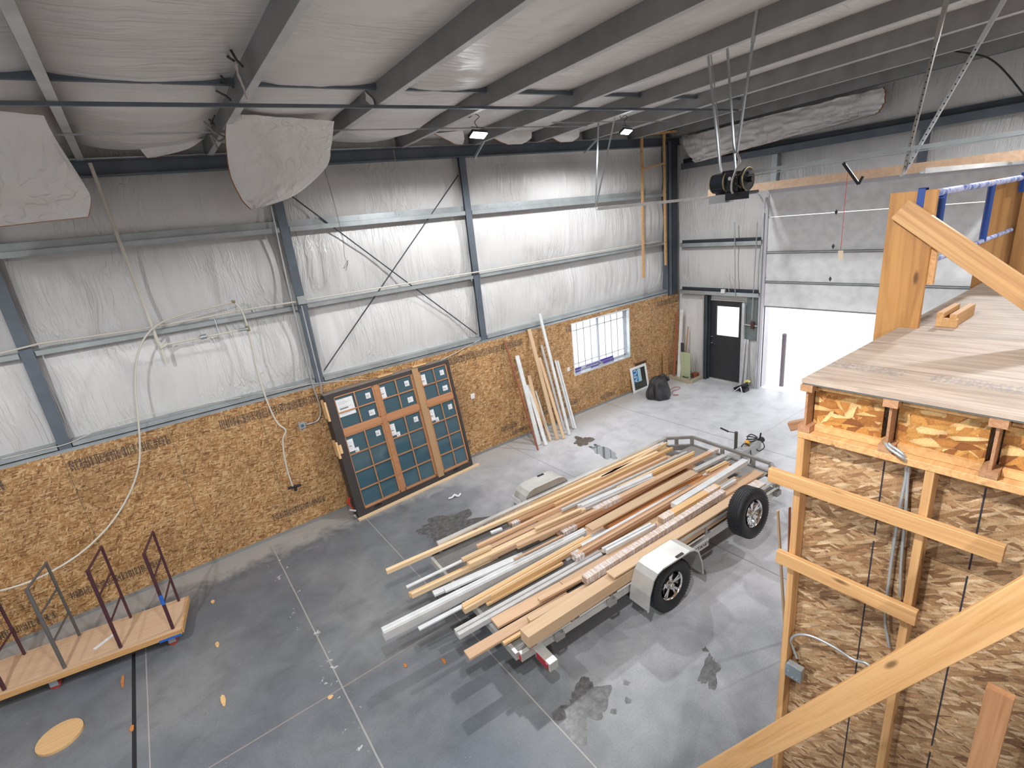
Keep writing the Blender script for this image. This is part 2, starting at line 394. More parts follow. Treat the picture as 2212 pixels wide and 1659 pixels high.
def catmull(pts, k=6):
    pts = [Vector(p) for p in pts]; out = []
    for i in range(len(pts)-1):
        p0, p1, p2, p3 = pts[max(i-1,0)], pts[i], pts[i+1], pts[min(i+2, len(pts)-1)]
        for j in range(k):
            t = j/k; out.append(.5*((2*p1)+(p2-p0)*t+(2*p0-5*p1+4*p2-p3)*t*t+(3*p1-p0-3*p2+p3)*t**3))
    return out+[pts[-1]]
# =====================================================================  THE SETTING
XL, YN = -17.5, -15.0
def zp(x, y): return 6.0+.026*(x+12)-.02*y          # underside of the purlins
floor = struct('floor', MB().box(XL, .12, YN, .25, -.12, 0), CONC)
OUTC = mat('outdoor_concrete', (.86,.86,.86), .8)
gm = MB().box(.12, 40, -40, 30, -.2, -.015); gm.box(-30, .12, .45, 30, -.2, -.05)
struct('ground', gm, OUTC)
# curb under the wall panels
cb = MB(); cb.box(XL, 0, -.03, .22, 0, .05); struct('baseboard_left', cb, mat('curb_concrete', (.24,.235,.225), .8))
# wainscot of OSB on the long wall, with the window opening
WX0, WX1, WZ0, WZ1 = -4.118, -2.075, 1.0, 2.30
ob = MB()
for x0, x1, z0, z1 in ((XL, WX0, .05, 2.44), (WX1, .0, .05, 2.44), (WX0, WX1, .05, WZ0), (WX0, WX1, WZ1, 2.44)): ob.box(x0, x1, -.012, .0, z0, z1)
struct('wall_left', ob, WALL_OSB)
# insulation skin of the long wall (bulging between the girts)
def bulge(z, levels):
    for a, b in levels:
        if a <= z <= b: return math.sin(math.pi*(z-a)/(b-a))
    return 0
LV = ((2.53, 3.71), (3.80, 4.92), (5.0, 5.86), (6.0, 6.45))
def skin(x, z):
    b = bulge(z, LV)
    cx = min(abs(x-c) for c in (-16.7, -13.35, -9.95, -6.55, -.3))
    edge = min(1, cx/.35)
    w = .010*nz(x*9+nz(z*2)*1.5, z*.9, 1)+.012*nz(x*2.2, z*1.3, 5)
    seam = -.03*math.exp(-((x+7.0+.03*math.sin(z*3))/.03)**2)-.03*math.exp(-((x+11.0+.05*math.sin(z*2))/.03)**2)-.03*math.exp(-((x+3.9)/.03)**2)
    return .17-.075*b*edge**.6-(w*b*1.8)+seam*b
sk = MB(); sk.grid(lambda u, v: (XL+(0.1-XL)*u, skin(XL+(0.1-XL)*u, 2.3+4.2*v), 2.3+4.2*v), 520, 100)
sk.box(XL, WX0-.05, .19, .2, -.05, 2.35); sk.box(WX1+.05, .1, .19, .2, -.05, 2.35); sk.box(WX0-.05, WX1+.05, .19, .2, -.05, WZ0-.03)
sk.box(XL, .1, .22, .26, 2.32, 6.7)
struct('wall_left.001', sk, VINYL)
# end wall (garage wall) insulation skin with the two openings
GY0, GY1, GZ = -2.36, -6.75, 4.72
DY0, DY1, DZ = -.93, -1.86, 2.23
def skin2(y, z):
    b = bulge(z, ((.1, 2.38), (2.55, 3.60), (3.83, 5.5), (5.72, 6.5)))
    return .10-.05*b-(.008*nz(y*9, z*.9, 11)+.010*nz(y*2.2, z*1.3, 15))*b*1.6
ew = MB()
def patch(y0, y1, z0, z1, k=34):
    ew.grid(lambda u, v: (skin2(y0+(y1-y0)*u, z0+(z1-z0)*v), y0+(y1-y0)*u, z0+(z1-z0)*v), max(2, int(abs(y1-y0)*k)), max(2, int((z1-z0)*14)))
    ew.box(.16, .2, y0, y1, z0, z1)
patch(.2, DY0, 0, 2.4); patch(DY1, GY0, 0, 2.4); patch(.2, GY0, 2.4, GZ); patch(.2, YN, GZ, 6.75, 26); patch(GY1, YN, 0, GZ, 10)
ew.box(.1, .2, DY0, DY1, DZ, 2.4)
struct('wall_back', ew, VINYL)
BACKM = mat('white_wall_facing', (.62,.61,.60), .5)
struct('wall_front', MB().box(XL-.1, XL, YN, .3, 0, 6.9), BACKM)
struct('wall_right', MB().box(XL, .2, YN-.1, YN, 0, 6.9), BACKM)
# ceiling: sagging faced blankets between the purlins
PX = [-15.2, -13.7, -12.2, -10.75, -9.3, -7.8, -6.3, -4.8, -3.3, -1.8, -.32]
def roof_z(x, y):
    z = zp(x, y)+.225
    for a, b in zip(PX[:-1], PX[1:]):
        if a <= x <= b:
            t = (x-a)/(b-a); s = math.sin(math.pi*t)**.5 if 0 < t < 1 else 0
            sag = .035+.02*nz(x*.7, y*.6)
            if a < -9.2 and y > -3.2:
                near = max(0, min(1, (y+3.2)/1.9)); sag += near*(.24 if a > -12.5 else .16)*(1-.3*abs(math.sin(y*2.9)))*(1 if y < -.55 else max(0, -y/.55)**.5)
            elif y > -2.2: sag += .05*(y+2.2)/2.2
            z -= s*(sag+.012*nz(x*2, y*8, 3)+.01*nz(x*6, y*3, 8))
    return z
cm = MB(); cm.grid(lambda u, v: (XL+(.15-XL)*u, .2+(-12.2)*v, roof_z(XL+(.15-XL)*u, .2-12.2*v)), 420, 170)
cm.box(XL, .3, YN, .3, 6.95, 7.0); cm.box(XL, .3, YN, -12, 6.7, 6.75)
struct('ceiling', cm, VINYLC)
# =====================================================================  STEEL
# columns of the long wall
def column(x, label, w=.135):
    t = thing('steel_column', label, 'column', (x, .0, 2.36), group='columns of the long wall')
    H = zp(x, 0)-.16-2.36
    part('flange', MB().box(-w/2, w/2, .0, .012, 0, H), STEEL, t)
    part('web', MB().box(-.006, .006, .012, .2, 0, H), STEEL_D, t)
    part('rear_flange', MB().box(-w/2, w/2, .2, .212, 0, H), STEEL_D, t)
    part('base_plate', MB().box(-w/2-.02, w/2+.02, -.005, .2, -.01, .0), STEEL, t)
    return t
column(-13.35, 'grey steel column by the window-less bay above the wheeled cart')
column(-9.95, 'grey steel column with two conduits and a junction box, above the divided-light window units')
column(-6.55, 'grey steel column at the upper right end of the X bracing rods')
column(-16.7, 'grey steel column beyond the cart at the picture edge')
t = thing('corner_column', 'wide dark blue-grey steel column standing in the corner by the black door', 'column', (-.3, .02, 2.36))
H = zp(-.3, 0)-.1-2.36
part('flange', MB().box(-.2, -.06, -.08, -.065, 0, H), STEEL, t); part('web', MB().box(-.20, -.19, -.08, .12, 0, H), STEEL, t)
part('side_plate', MB().box(-.06, .17, -.085, -.075, 0, H).box(-.06, -.05, -.085, .1, 0, H), STEEL_D, t)
# rafter along the top of the wall
def rafter():
    mb = MB()
    for dz, h, y0, y1 in ((-.19, .012, -.06, .10), (-.012, .012, -.06, .10), (-.19, .19, .015, .027)):
        a, b = XL, .1; q = []
        for x in (a, b):
            z = zp(x, 0)+dz
            q += [(x, y0, z), (x, y1, z), (x, y1, z+h), (x, y0, z+h)]
        mb.add(q, [(3,2,1,0),(4,5,6,7),(0,1,5,4),(1,2,6,5),(2,3,7,6),(3,0,4,7)])
    return mb
tag(link('rafter', rafter(), STEEL), 'long dark steel rafter along the top of the insulated wall under the purlins', 'rafter')
# purlins
names = ['first purlin at the far end of the roof above the cart, outermost', 'purlin just beyond the big drooping glossy insulation bag', 'purlin with the double light flange over the white pipe drop', 'purlin with black torn facing and hanging strip beside the torn insulation flap',
 'purlin bordering the torn insulation flap with a small torn strip hanging on it', 'purlin next after the torn flap, ending behind the nearer flood light', 'purlin between the two flood lights carrying the opener irons', 'purlin over the second flood light and the short track hanger', 'purlin third from the garage wall', 'purlin second from the garage wall', 'dark eave purlin along the top of the garage wall']
for i, x in enumerate(PX):
    y0, y1 = .1, YN
    t = thing('purlin', 'grey steel '+names[i], 'purlin', (x, 0, zp(x, 0)), group='roof purlins')
    def sl(x0, x1, dz0, dz1, mb):
        vs = []
        for y in (y0, y1):
            b = -.02*y
            vs += [(x0, y, b+dz0), (x1, y, b+dz0), (x1, y, b+dz1), (x0, y, b+dz1)]
        mb.add(vs, [(0,1,2,3),(7,6,5,4),(0,4,5,1),(1,5,6,2),(2,6,7,3),(3,7,4,0)]); return mb
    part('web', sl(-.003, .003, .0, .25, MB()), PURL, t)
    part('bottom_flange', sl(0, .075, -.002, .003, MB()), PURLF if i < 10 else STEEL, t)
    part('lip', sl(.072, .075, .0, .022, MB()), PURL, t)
# girts on the long wall
def girt(z, x0, x1, label, tall=False, grp='girts of the long wall', mm=None):
    t = thing('wall_girt', label, 'girt', (x0, 0, z), group=grp); L = x1-x0
    part('front_flange', MB().box(0, L, .0, .004, 0, .065 if not tall else .075), mm or GIRT, t)
    b = MB().box(0, L, .0, .18, .062, .066) if not tall else MB().box(0, L, .0, .05, .073, .077)
    if tall: b.box(0, L, .05, .054, .077, .17)
    b.box(0, L, -.012, .0, 0, .003)
    for k in range(int(L/.75)): b.tube([(.4+k*.75, .06 if not tall else .048, .066 if not tall else .12), (.4+k*.75, .06 if not tall else .04, .076 if not tall else .12)], .008, 6)
    part('shelf_flange', b, GIRT, t)
    return t
bays = [(XL, -13.43, 'in the bay behind the cart'), (-13.27, -10.03, 'in the bay with the white air hoses'), (-9.87, -6.63, 'in the X braced bay'), (-6.47, -.5, 'in the bay over the wall window')]
for z, nm, tall in ((2.46, 'lowest girt, resting on the strand board,', 0), (3.72, 'middle girt', 0), (4.925, 'upper girt', 1)):
    for a, b, w in bays: girt(z, a, b, 'galvanised '+nm+' '+w, tall)
# OSB top angle
tr = MB(); tr.box(XL, -.1, -.03, -.012, 2.44, 2.447); tr.box(XL, -.1, -.014, -.002, 2.40, 2.445); struct('trim_1', tr, GALV)
# X bracing rods
for a, b, lab in (((-9.756, 0.030, 5.472), (-6.699, 0.030, 2.595), 'brace rod running down from beside the torn insulation flap'), ((-6.647, 0.050, 5.651), (-9.832, 0.050, 2.626), 'brace rod running up to the column head by the first flood light')):
    tag(link('brace_rod', MB().tube([a, b], .011, 8), STEEL_D), 'thin dark steel '+lab, 'brace rod', 'X bracing rods')
# bridging strips under the purlins
def bridge(y, dz, w, x0, x1, lab, m_=STEEL, kind='bridging'):
    mb = MB(); mb.beam((x0, y, zp(x0, y)+dz), (x1, y, zp(x1, y)+dz), w, w, mi=0)
    tag(link('bridging_angle', mb, m_), lab, kind, 'purlin bridging')
bridge(-2.72, -.018, .032, XL, -1.9, 'dark steel bridging angle clipped across the underside of all purlins')
bridge(-2.75, .17, .05, XL, -1.9, 'dark steel bridging strip between the purlin tops')
bridge(-1.55, -.015, .016, XL, -4.8, 'thin steel conduit crossing under the purlins nearest the long wall', CONDUIT, 'conduit')
bridge(-1.85, -.015, .016, -5.9, -2.9, 'short thin conduit crossing under the purlins between the two flood lights', CONDUIT, 'conduit')
mb = MB(); mb.beam((XL, -.07, zp(XL, 0)+.01), (-2.4, -.07, zp(-2.4, 0)+.01), .016, .016)
tag(link('conduit', mb, CONDUIT), 'thin bright conduit lying along the top edge of the dark rafter', 'conduit')
# flange braces from rafter to purlin (small diagonals)
for (q1, q2, lab) in (((-6.207, -0.450, 6.284), (-6.338, -0.080, 5.908), 'by the first flood light'), ((-3.414, -0.450, 6.192), (-3.451, -0.080, 5.970), 'between the flood lights')):
    a, b = q1, q2
    tag(link('flange_brace', MB().beam(a, b, .035, .035), GALV), 'short diagonal galvanised flange brace '+lab, 'brace', 'flange braces')
# end wall girts
def egirt(z, h, y0, y1, label, m_=GIRT, x=-.1):
    t = thing('end_wall_girt', label, 'girt', (x, y0, z), group='girts of the garage wall'); L = y1-y0
    part('front_flange', MB().box(0, .004, 0, L, 0, h*.8), m_, t)
    part('shelf_flange', MB().box(0, .17, 0, L, h*.78, h*.82).box(.10, .104, 0, L, h*.8, h*1.4), STEEL_D, t)
    return t
egirt(5.525, .18, -.15, YN, 'long blue-grey girt high on the garage wall under the crumpled insulation', STEEL)
egirt(3.60, .12, -.12, GY0+.02, 'galvanised girt between corner column and garage door, cables lying on it', GALV)
egirt(2.36, .12, -.12, GY0+.02, 'galvanised girt over the black door with a conduit and scraps on it', GALV)
# door opening frame (dark steel jamb), galvanised studs
t = thing('door_frame_channel', 'tall dark steel channel jamb on the hinge-less side of the black door', 'door jamb', (-.08, -.86, 0))
part('channel', MB().box(0, .16, -.01, .01, .0, 2.34).box(0, .02, -.09, .0, 0, 2.34).box(.1, .16, -.10, .0, 0, 2.34), STEEL_D, t)
part('edge_strip', MB().box(-.005, .0, .0, .03, 0, 2.34), GALV, t)
tag(link('galvanised_stud', MB().box(-.1, -.02, -2.0, -1.93, 0, 2.2).box(-.02, .08, -1.94, -1.93, 0, 2.2), GALV_L), 'bright galvanised stud standing on the switch side of the black door', 'stud')
tag(link('grey_filler_panel', MB().box(.0, .02, -2.28, -2.0, 1.25, 2.3), steel('grey_filler', (.17,.2,.2))), 'dark grey metal filler panel above the leaning strips beside the black door', 'panel')
# man door
d = thing('door_1', '', '', (.1, DY0, 0)); del d['label']; del d['category']; d['kind'] = 'structure'
dm = MB(); w = DY0-DY1
for y0, y1, z0, z1 in ((-w, 0, .03, 1.25), (-w, 0, 2.04, DZ-.04), (-.185, 0, 1.25, 2.04), (-w, -.82, 1.25, 2.04)): dm.box(0, .045, y0, y1, z0, z1)
part('door_leaf', dm, DARKDOOR, d)
part('door_frame', MB().box(-.03, .08, 0, .03, 0, DZ).box(-.03, .08, -w-.03, -w, 0, DZ).box(-.03, .08, -w, 0, DZ-.04, DZ), mat('door_frame_cream', (.45,.45,.42), .5), d)
part('threshold', MB().box(-.05, .1, -w, 0, .0, .028), ALU, d)
part('window_pane', MB().box(.015, .03, -.82, -.185, 1.25, 2.04), GLASS, d)
lv = MB().tube([(-.0, -.07, 1.02), (-.03, -.07, 1.02)], .032, 14).tube([(-.03, -.07, 1.02), (-.055, -.07, 1.02), (-.055, -.19, 1.015)], .010, 8)
part('lever_handle', lv, CHROME, d)
part('deadbolt', MB().tube([(0, -.07, 1.20), (-.03, -.07, 1.20)], .034, 14).tube([(-.03, -.07, 1.20), (-.045, -.07, 1.20)], .012, 8), CHROME, d)
# wall window
wn = thing('window_1', '', '', (WX0, 0, WZ0)); del wn['label']; del wn['category']; wn['kind'] = 'structure'
ww, wh = WX1-WX0, WZ1-WZ0
fr = MB().box(0, .03, -.012, .2, 0, wh).box(ww-.03, ww, -.012, .2, 0, wh).box(.03, ww-.03, -.012, .2, wh-.03, wh).box(.03, ww-.03, -.012, .2, 0, .03)
part('reveal_trim', fr, GALV_L, wn)
sf = MB()
for a, b, y in ((.05, ww/2+.03, .15), (ww/2-.03, ww-.05, .12)):
    sf.box(a, a+.045, y, y+.03, .05, wh-.04); sf.box(b-.045, b, y, y+.03, .05, wh-.04); sf.box(a, b, y, y+.03, .03, .08); sf.box(a, b, y, y+.03, wh-.075, wh-.03)
part('sash_frame', sf, mat('pale_grey_vinyl_sash', (.50,.53,.58), .4), wn)
mu = MB()
for a, b, y in ((.09, ww/2, .16), (ww/2+.02, ww-.09, .13)):
    L = b-a
    for k in (1, 2, 3): mu.box(a+L*k/4-.010, a+L*k/4+.010, y, y+.008, .08, wh-.075)
    mu.box(a, b, y, y+.008, wh-.245, wh-.228); mu.box(a, b, y, y+.008, .22, .236)
part('muntins', mu, mat('grey_backlit_muntin', (.34,.36,.40), .5), wn)
part('glass_pane', MB().box(.09, ww-.09, .148, .152, .06, wh-.06), GLASS, wn)
tp = MB(); tp.box(.04, .34, .1, .104, .095, .14); tp.box(.03, .28, .06, .064, .045, .085); tp.box(.5, 1.0, .1, .104, .10, .125); tp.box(.62, .9, .05, .054, .04, .075)
tp.box(1.02, 1.5, .1, .104, .10, .15); tp.box(1.08, 1.34, .06, .064, .04, .10); tp.box(1.36, 1.48, .06, .064, .04, .10)
tp.box(.03, 1.5, .104, .108, .08, .155, 1)
part('protective_tape', tp, [PURPLE, mat('clear_film_strip', (.5,.52,.62), .3)], wn)
# garage door
g2 = thing('door_2', '', '', (0, GY0, 0)); del g2['label']; del g2['category']; g2['kind'] = 'structure'
gw = GY0-GY1
def gsec(z0, z1):
    return MB().box(.03, .075, -gw, 0, z0+.0005, z1-.0005)
for z0, z1 in ((2.14, 2.825), (2.825, 3.51), (3.51, 4.195), (4.205, 4.78)):
    s = part('door_section', gsec(z0, z1), DOORPANEL, g2)
    for k in range(4):
        y = -.05-k*(gw-.1)/3
        if z0 > 2.5:
            hb = MB().add([(.028, y, z0-.055), (.028, y-.028, z0), (.028, y, z0+.055), (.028, y+.028, z0), (.022, y, z0-.055), (.022, y-.028, z0), (.022, y, z0+.055), (.022, y+.028, z0)], [(3,2,1,0),(4,5,6,7),(0,1,5,4),(1,2,6,5),(2,3,7,6),(3,0,4,7)])
            part('hinge', hb, STEEL_D if 0 < k < 3 else GALV, s, label='grey diamond shaped hinge')
for z in (2.70, 3.385): part('reinforcing_strut', MB().box(.0, .03, -gw+.02, -.03, z, z+.008).box(.0, .03, -gw+.02, -.03, z+.04, z+.048).box(.0, .004, -gw+.02, -.03, z, z+.048), GALV, g2)
part('bottom_seal', MB().box(.03, .08, -gw, .05, 2.115, 2.146), mat('seal_grey', (.25,.23,.24), .6), g2)
bend = MB()   # curved and horizontal upper section
bend.grid(lambda u, v: (.05-.62*(1-math.cos(u*math.pi/2))-.0, -gw*v, 4.2+.62*math.sin(u*math.pi/2)) if 0 else (.045-(u**1.6)*1.2, -gw*v, 4.78+.10*math.sin(min(1, u*1.4)*math.pi/2)), 10, 3)
part('curved_section', bend, DOORPANEL, g2)
part('raised_section', MB().box(-2.2, -1.1, -gw, 0, 4.845, 4.885), DOORPANEL, g2)
part('top_stiffener', MB().box(-2.26, -2.2, -gw-.9, .02, 4.80, 4.92).box(-2.30, -2.2, -gw-.9, .02, 4.78, 4.80), TRIMTAN, g2, label='tan stiffener beam across the leading edge of the raised section')
for y in (.04, -gw-.04):
    tk = MB().box(-.02, .02, y-.02, y+.02, 0, 4.3).box(-.06, .0, y-.03, y-.027, 0, 4.3)
    arc = [(-.0-.42*(1-math.cos(a)), y, 4.3+.45*math.sin(a)) for a in [i*math.pi/16 for i in range(9)]]
    for p, q in zip(arc[:-1], arc[1:]): tk.beam(p, q, .04, .008)
    part('vertical_track', tk, GALV_L, g2)
    hz = MB().box(-5.46, -.40, y-.022, y+.022, 4.745, 4.752).box(-5.46, -.40, y-.025, y-.020, 4.745, 4.795).box(-5.46, -.40, y+.018, y+.022, 4.745, 4.775)
    part('horizontal_track', hz, GALV_L, g2)
rv = MB().box(.0, .42, GY0-.0, GY0+.02, 0, 4.7); rv.box(-.01, .03, GY0-.06, GY0, 0, 4.7)
struct('trim_2', rv, mat('white_jamb_cladding', (.60,.58,.62), .5))
struct('trim_3', MB().box(.0, .42, GY1-.02, GY1, 0, 4.7).box(0, .42, GY1, GY0, 4.72, 4.8), mat('white_header_cladding', (.60,.58,.62), .5))
# upper jamb posts above the door header
for y, lab in ((-2.53, 'on the corner side'), (-5.2, 'behind the track hanger')):
    tag(link('header_post', MB().box(-.06, .05, y-.06, y+.06, 4.85, 5.52), GALV if y > -3 else STEEL), 'short steel post between garage door header and high girt, '+lab, 'post', 'short posts over the garage door')
# bollard outside
tag(link('bollard', MB().tube([(.56, -2.70, -.015), (.56, -2.70, 1.35)], .052, 18).tube([(.56, -2.70, 1.35), (.56, -2.70, 1.37)], [.052, .03], 18), steel('rusty_dark_bollard', (.20,.17,.19))), 'dark steel bollard standing outside the open garage door', 'bollard')

# =====================================================================  CEILING LAMPS
def flood(p, rz, label, energy=LAMP_W, seen=True):
    t = thing('flood_light', label, 'light', p, rz, group='hanging flood lights')
    TT = Matrix.Rotation(math.radians(-32), 4, 'X')
    part('housing', MB().box(-.15, .15, -.06, .06, .0, .04).box(-.10, .10, -.03, .03, .04, .06).xform(TT), BLACK, t)
    part('led_panel', MB().box(-.135, .135, -.05, .05, -.01, .0).xform(TT), LED, t)
    part('bracket', MB().beam((-.13, 0, 0), (-.13, 0, .10), .02, .006).beam((.13, 0, 0), (.13, 0, .10), .02, .006).beam((-.13, 0, .10), (.13, 0, .10), .02, .006), BLACK, t)
    part('power_cord', MB().tube(catmull([(0, 0, .10), (-.04, .01, .17), (.05, 0, .24), (-.03, .01, .27), (-.14, .02, .22), (-.20, .0, .27)]), .005, 6), BLACK, t)
    l = bpy.data.lights.new('lamp', 'SPOT'); l.energy = energy; l.shadow_soft_size = .10; l.color = (.97, .985, 1); l.spot_size = math.radians(168); l.spot_blend = .35
    o = bpy.data.objects.new('lamp', l); COL.objects.link(o); o.parent = t; o.location = (0, 0, -.06)
    return t
fl = (-7.569, -2.135, 5.930); f2 = (-4.157, -1.891, 6.050)
flood(fl, .2, 'lit white flood light hanging by the column head, nearest of the two lamps in view')
flood(f2, .2, 'lit white flood light hanging above the short perforated track hanger')
for p, w_, q_ in (((-11.2, -7.4, 5.98), 560, 'above the stair to the loft'), ((-14.6, -5.2, 5.98), 560, 'over the floor beside the wheeled cart'), ((-7.0, -11.0, 6.2), 450, 'over the back half of the loft deck'), ((-3.6, -7.6, 6.3), 420, 'in front of the garage door on the loft side'), ((-13.6, -12.0, 6.1), 700, 'furthest from the garage door')):
    flood(p, .3, 'added unseen flood light under purlins '+q_, w_)  # five out-of-view lamps added for their light, places guessed
# =====================================================================  LOFT
LX, LY = -9.165, -7.425
ZT = 3.71
dk = MB().box(LX, -3.2, -12.5, LY, ZT-.022, ZT)
tag(link('loft_deck', dk, DECK), 'broad weathered plywood deck on top of the timber loft', 'loft deck')
tag(link('deck_underlayer', MB().box(LX+.004, -3.2, -12.5, LY-.004, ZT-.030, ZT-.0225), mat('dark_subfloor_edge', (.12,.14,.14), .6)), 'dark thin sheet edge directly under the loft deck plywood', 'sheet edge')
JB, JT = 3.392, ZT-.031
for k in range(4):
    y = LY-.03-.3975*k-(.0 if k < 1 else .0)
    lab = ['I-joist at the outer corner of the loft under the deck edge', 'I-joist second from the loft corner, above the cable bundle', 'I-joist third from the loft corner with the dark slot beside it', 'I-joist of the loft further along under the deck', 'I-joist of the loft further along under the deck', 'I-joist of the loft further along under the deck'][k]
    j = thing('floor_joist', 'brown '+lab, 'joist', (LX, y, JB), group='loft floor joists')
    L = 5.9
    part('bottom_flange', MB().box(.0, L, -.032, .032, 0, .038), BROWN, j)
    part('web', MB().box(.012, L, -.006, .006, .038, JT-JB-.038), BROWN, j)
    part('top_flange', MB().box(-.006, L, -.032, .032, JT-JB-.038, JT-JB), BROWN, j)
for k in range(4):
    y1 = LY-.03-.3975*k-.034; y0 = y1-.3975+.068
    lab = ['first bay of the loft edge', 'middle bay of the loft edge, with the cables coming out', 'third bay of the loft edge', 'fourth bay of the loft edge'][k]
    b = thing('rim_blocking', 'orange strand board blocking, '+lab, 'blocking', (LX+.085, y0, JB), group='strand board rim blocking')
    gap = .014 if k == 0 else 0
    part('panel', MB().box(0, .012, gap, y1-y0+.02, .03, JT-JB-.03), RIM_OSB, b)
    part('bottom_chord', MB().box(-.028, .04, 0, y1-y0, 0, .036), SPRUCE_OR, b)
    part('top_chord', MB().box(-.028, .04, 0, y1-y0, JT-JB-.038, JT-JB), SPRUCE_OR, b)
# stud wall
def brd(name, label, cat, a, b, w, h, m, up=(0,0,1), group=None, bev=.002, off=(0,0), parent=None):
    M, L = frame_of(a, b, up)
    mb = MB().box(0, L, -w/2+off[0], w/2+off[0], -h/2+off[1], h/2+off[1])
    if parent is None:
        o = link(name, mb, m, world=False, matx=M, bevel=bev); return tag(o, label, cat, group)
    return link(name, mb, m, parent, world=False, matx=M, bevel=bev)
wall = thing('stud_wall', 'timber stud wall under the loft, sheathed with strand board', 'stud wall', (LX, LY, 0))
for k in range(5):
    y = LY-.021-.6*k
    wpart('stud', MB().box(LX+.002, LX+.09, y-.019, y+.019, .04, 3.352), SPRUCE_V, wall, bevel=.002)
wpart('top_plate', MB().box(LX-.002, LX+.09, LY-3.2, LY-.0, 3.352, 3.390), SPRUCE, wall, bevel=.002)
wpart('bottom_plate', MB().box(LX-.0, LX+.09, LY-3.2, LY+.02, .0, .04), SAGE, wall)
sh = MB()
for z0, z1 in ((.0, .39), (.394, 1.60), (1.604, 2.82), (2.824, 3.39)): sh.box(LX+.091, LX+.103, LY-3.2, LY, z0, z1)
wpart('sheathing', sh, LOFT_OSB, wall)
ln = MB()
for k in range(9):
    y = LY-.41-.405*k
    for z0, z1 in ((.02, 1.58), (1.63, 2.80), (2.84, 3.3)):
        if (k % 2 == 1 or k == 0 or 1): ln.box(LX+.0895, LX+.091, y-.0035, y+.0035, z0, z1)
wpart('nail_lines', ln, mat('black_print', (.02,.02,.03), .7), wall)
brd('wall_rail', 'long level spruce rail nailed across the loft studs, the upper of two', 'board', (-9.185, -7.287, 3.070), (-9.185, -8.36, 3.055), .038, .089, SPRUCE, group='rails nailed across the loft studs')
brd('wall_rail', 'shorter level spruce rail nailed across the loft studs, the lower of two', 'board', (-9.185, -7.369, 2.513), (-9.185, -8.100, 2.513), .038, .089, SPRUCE, group='rails nailed across the loft studs')
# side face of loft: studs on the trailer side
for x in (-8.5, -7.9, -7.3, -6.7):
    pass
tag(link('loft_side_wall', MB().box(LX+.11, -3.3, LY-.11, LY-.10, .04, 3.38).box(-3.3, -3.29, -12, LY-.1, .04, 3.38), LOFT_OSB), 'strand board sheathing of the loft on its trailer side', 'wall sheathing')
# small block sticking out at the corner and boards behind the corner post
brd('timber_offcut', 'short spruce offcut poking out past the loft corner under the joists', 'board', (-8.750, -7.191, 3.216), (-8.7, -7.62, 3.42), .038, .06, BROWN)
brd('lumber_strip', 'thin pale strip of wood standing behind the loft corner post', 'board', (-7.315, -6.483, 1.586), (-7.325, -6.668, 0.010), .02, .03, PALE, up=(1,0,0))
brd('lumber_strip', 'thin reddish strip of wood standing tight behind the loft corner post', 'board', (-7.513, -6.686, 1.804), (-7.523, -6.779, 0.010), .012, .03, REDW, up=(1,0,0))
# flexible conduits on the stud wall
def flex(name, pts, r, label, m=GALV, k=8, grp=None):
    c = catmull([Vector(p) for p in pts], k); fine = []
    for a, b in zip(c[:-1], c[1:]):
        n = max(1, int((b-a).length/.006))
        for i in range(n): fine.append(a.lerp(b, i/n))
    rr = [r*(1.0 if i % 2 else .86) for i in range(len(fine))]
    return tag(link(name, MB().tube(fine, rr, 8), m), label, 'cable', grp)
WXS = LX+.05
A = [(-9.140, -7.844, 3.438), (-9.170, -7.871, 3.424), (-9.190, -7.931, 3.404), (-9.150, -7.950, 3.360), (-9.120, -7.941, 3.313)]
flex('armoured_cable', A+[(-9.110, -7.943, 3.262), (-9.110, -7.938, 3.096), (-9.110, -7.936, 2.836), (-9.110, -7.940, 2.564), (-9.110, -7.950, 2.345), (-9.110, -7.990, 2.174)], .0085, 'armoured cable on the loft wall, the one nearer the corner post', grp='armoured cables on the loft wall')
flex('armoured_cable', [p for p in [(-9.130, -7.844, 3.443), (-9.150, -7.872, 3.432), (-9.170, -7.931, 3.410), (-9.120, -7.948, 3.334)]]+[(-9.105, -7.951, 3.236), (-9.105, -7.964, 3.049), (-9.105, -7.976, 2.796), (-9.105, -7.997, 2.534)], .0085, 'armoured flexible cable running down the loft wall, the straighter one beside the second stud', grp='armoured cables on the loft wall')
flex('armoured_cable', [(-9.110, -7.511, 1.719), (-9.120, -7.479, 1.806), (-9.140, -7.473, 1.870), (-9.150, -7.514, 1.950), (-9.140, -7.592, 1.990), (-9.120, -7.715, 1.982), (-9.110, -7.822, 1.959), (-9.110, -7.889, 1.983), (-9.110, -7.939, 1.960)], .0085, 'armoured flexible cable looping out of the grey box on the corner stud', grp='armoured cables on the loft wall')
jb = thing('junction_box', 'grey steel junction box on the loft corner stud with a looping cable', 'electrical box', (-9.13, -7.52, 1.60))
c0 = (-9.140, -7.518, 1.642); jb.matrix_basis = Matrix.Translation(c0); WM[jb] = Matrix.Translation(c0)
part('box', MB().box(-.03, .02, -.05, .05, -.05, .05), GALV, jb, bevel=.003)
part('cover', MB().box(-.034, -.03, -.052, .052, -.052, .052), steel('blue_grey_cover', (.22,.27,.30)), jb)
part('screws', MB().tube([(-.034, -.03, -.03), (-.038, -.03, -.03)], .006, 8).tube([(-.034, .03, .0), (-.038, .03, .0)], .006, 8).tube([(-.034, -.0, -.034), (-.038, .0, -.034)], .006, 8), CHROME, jb)
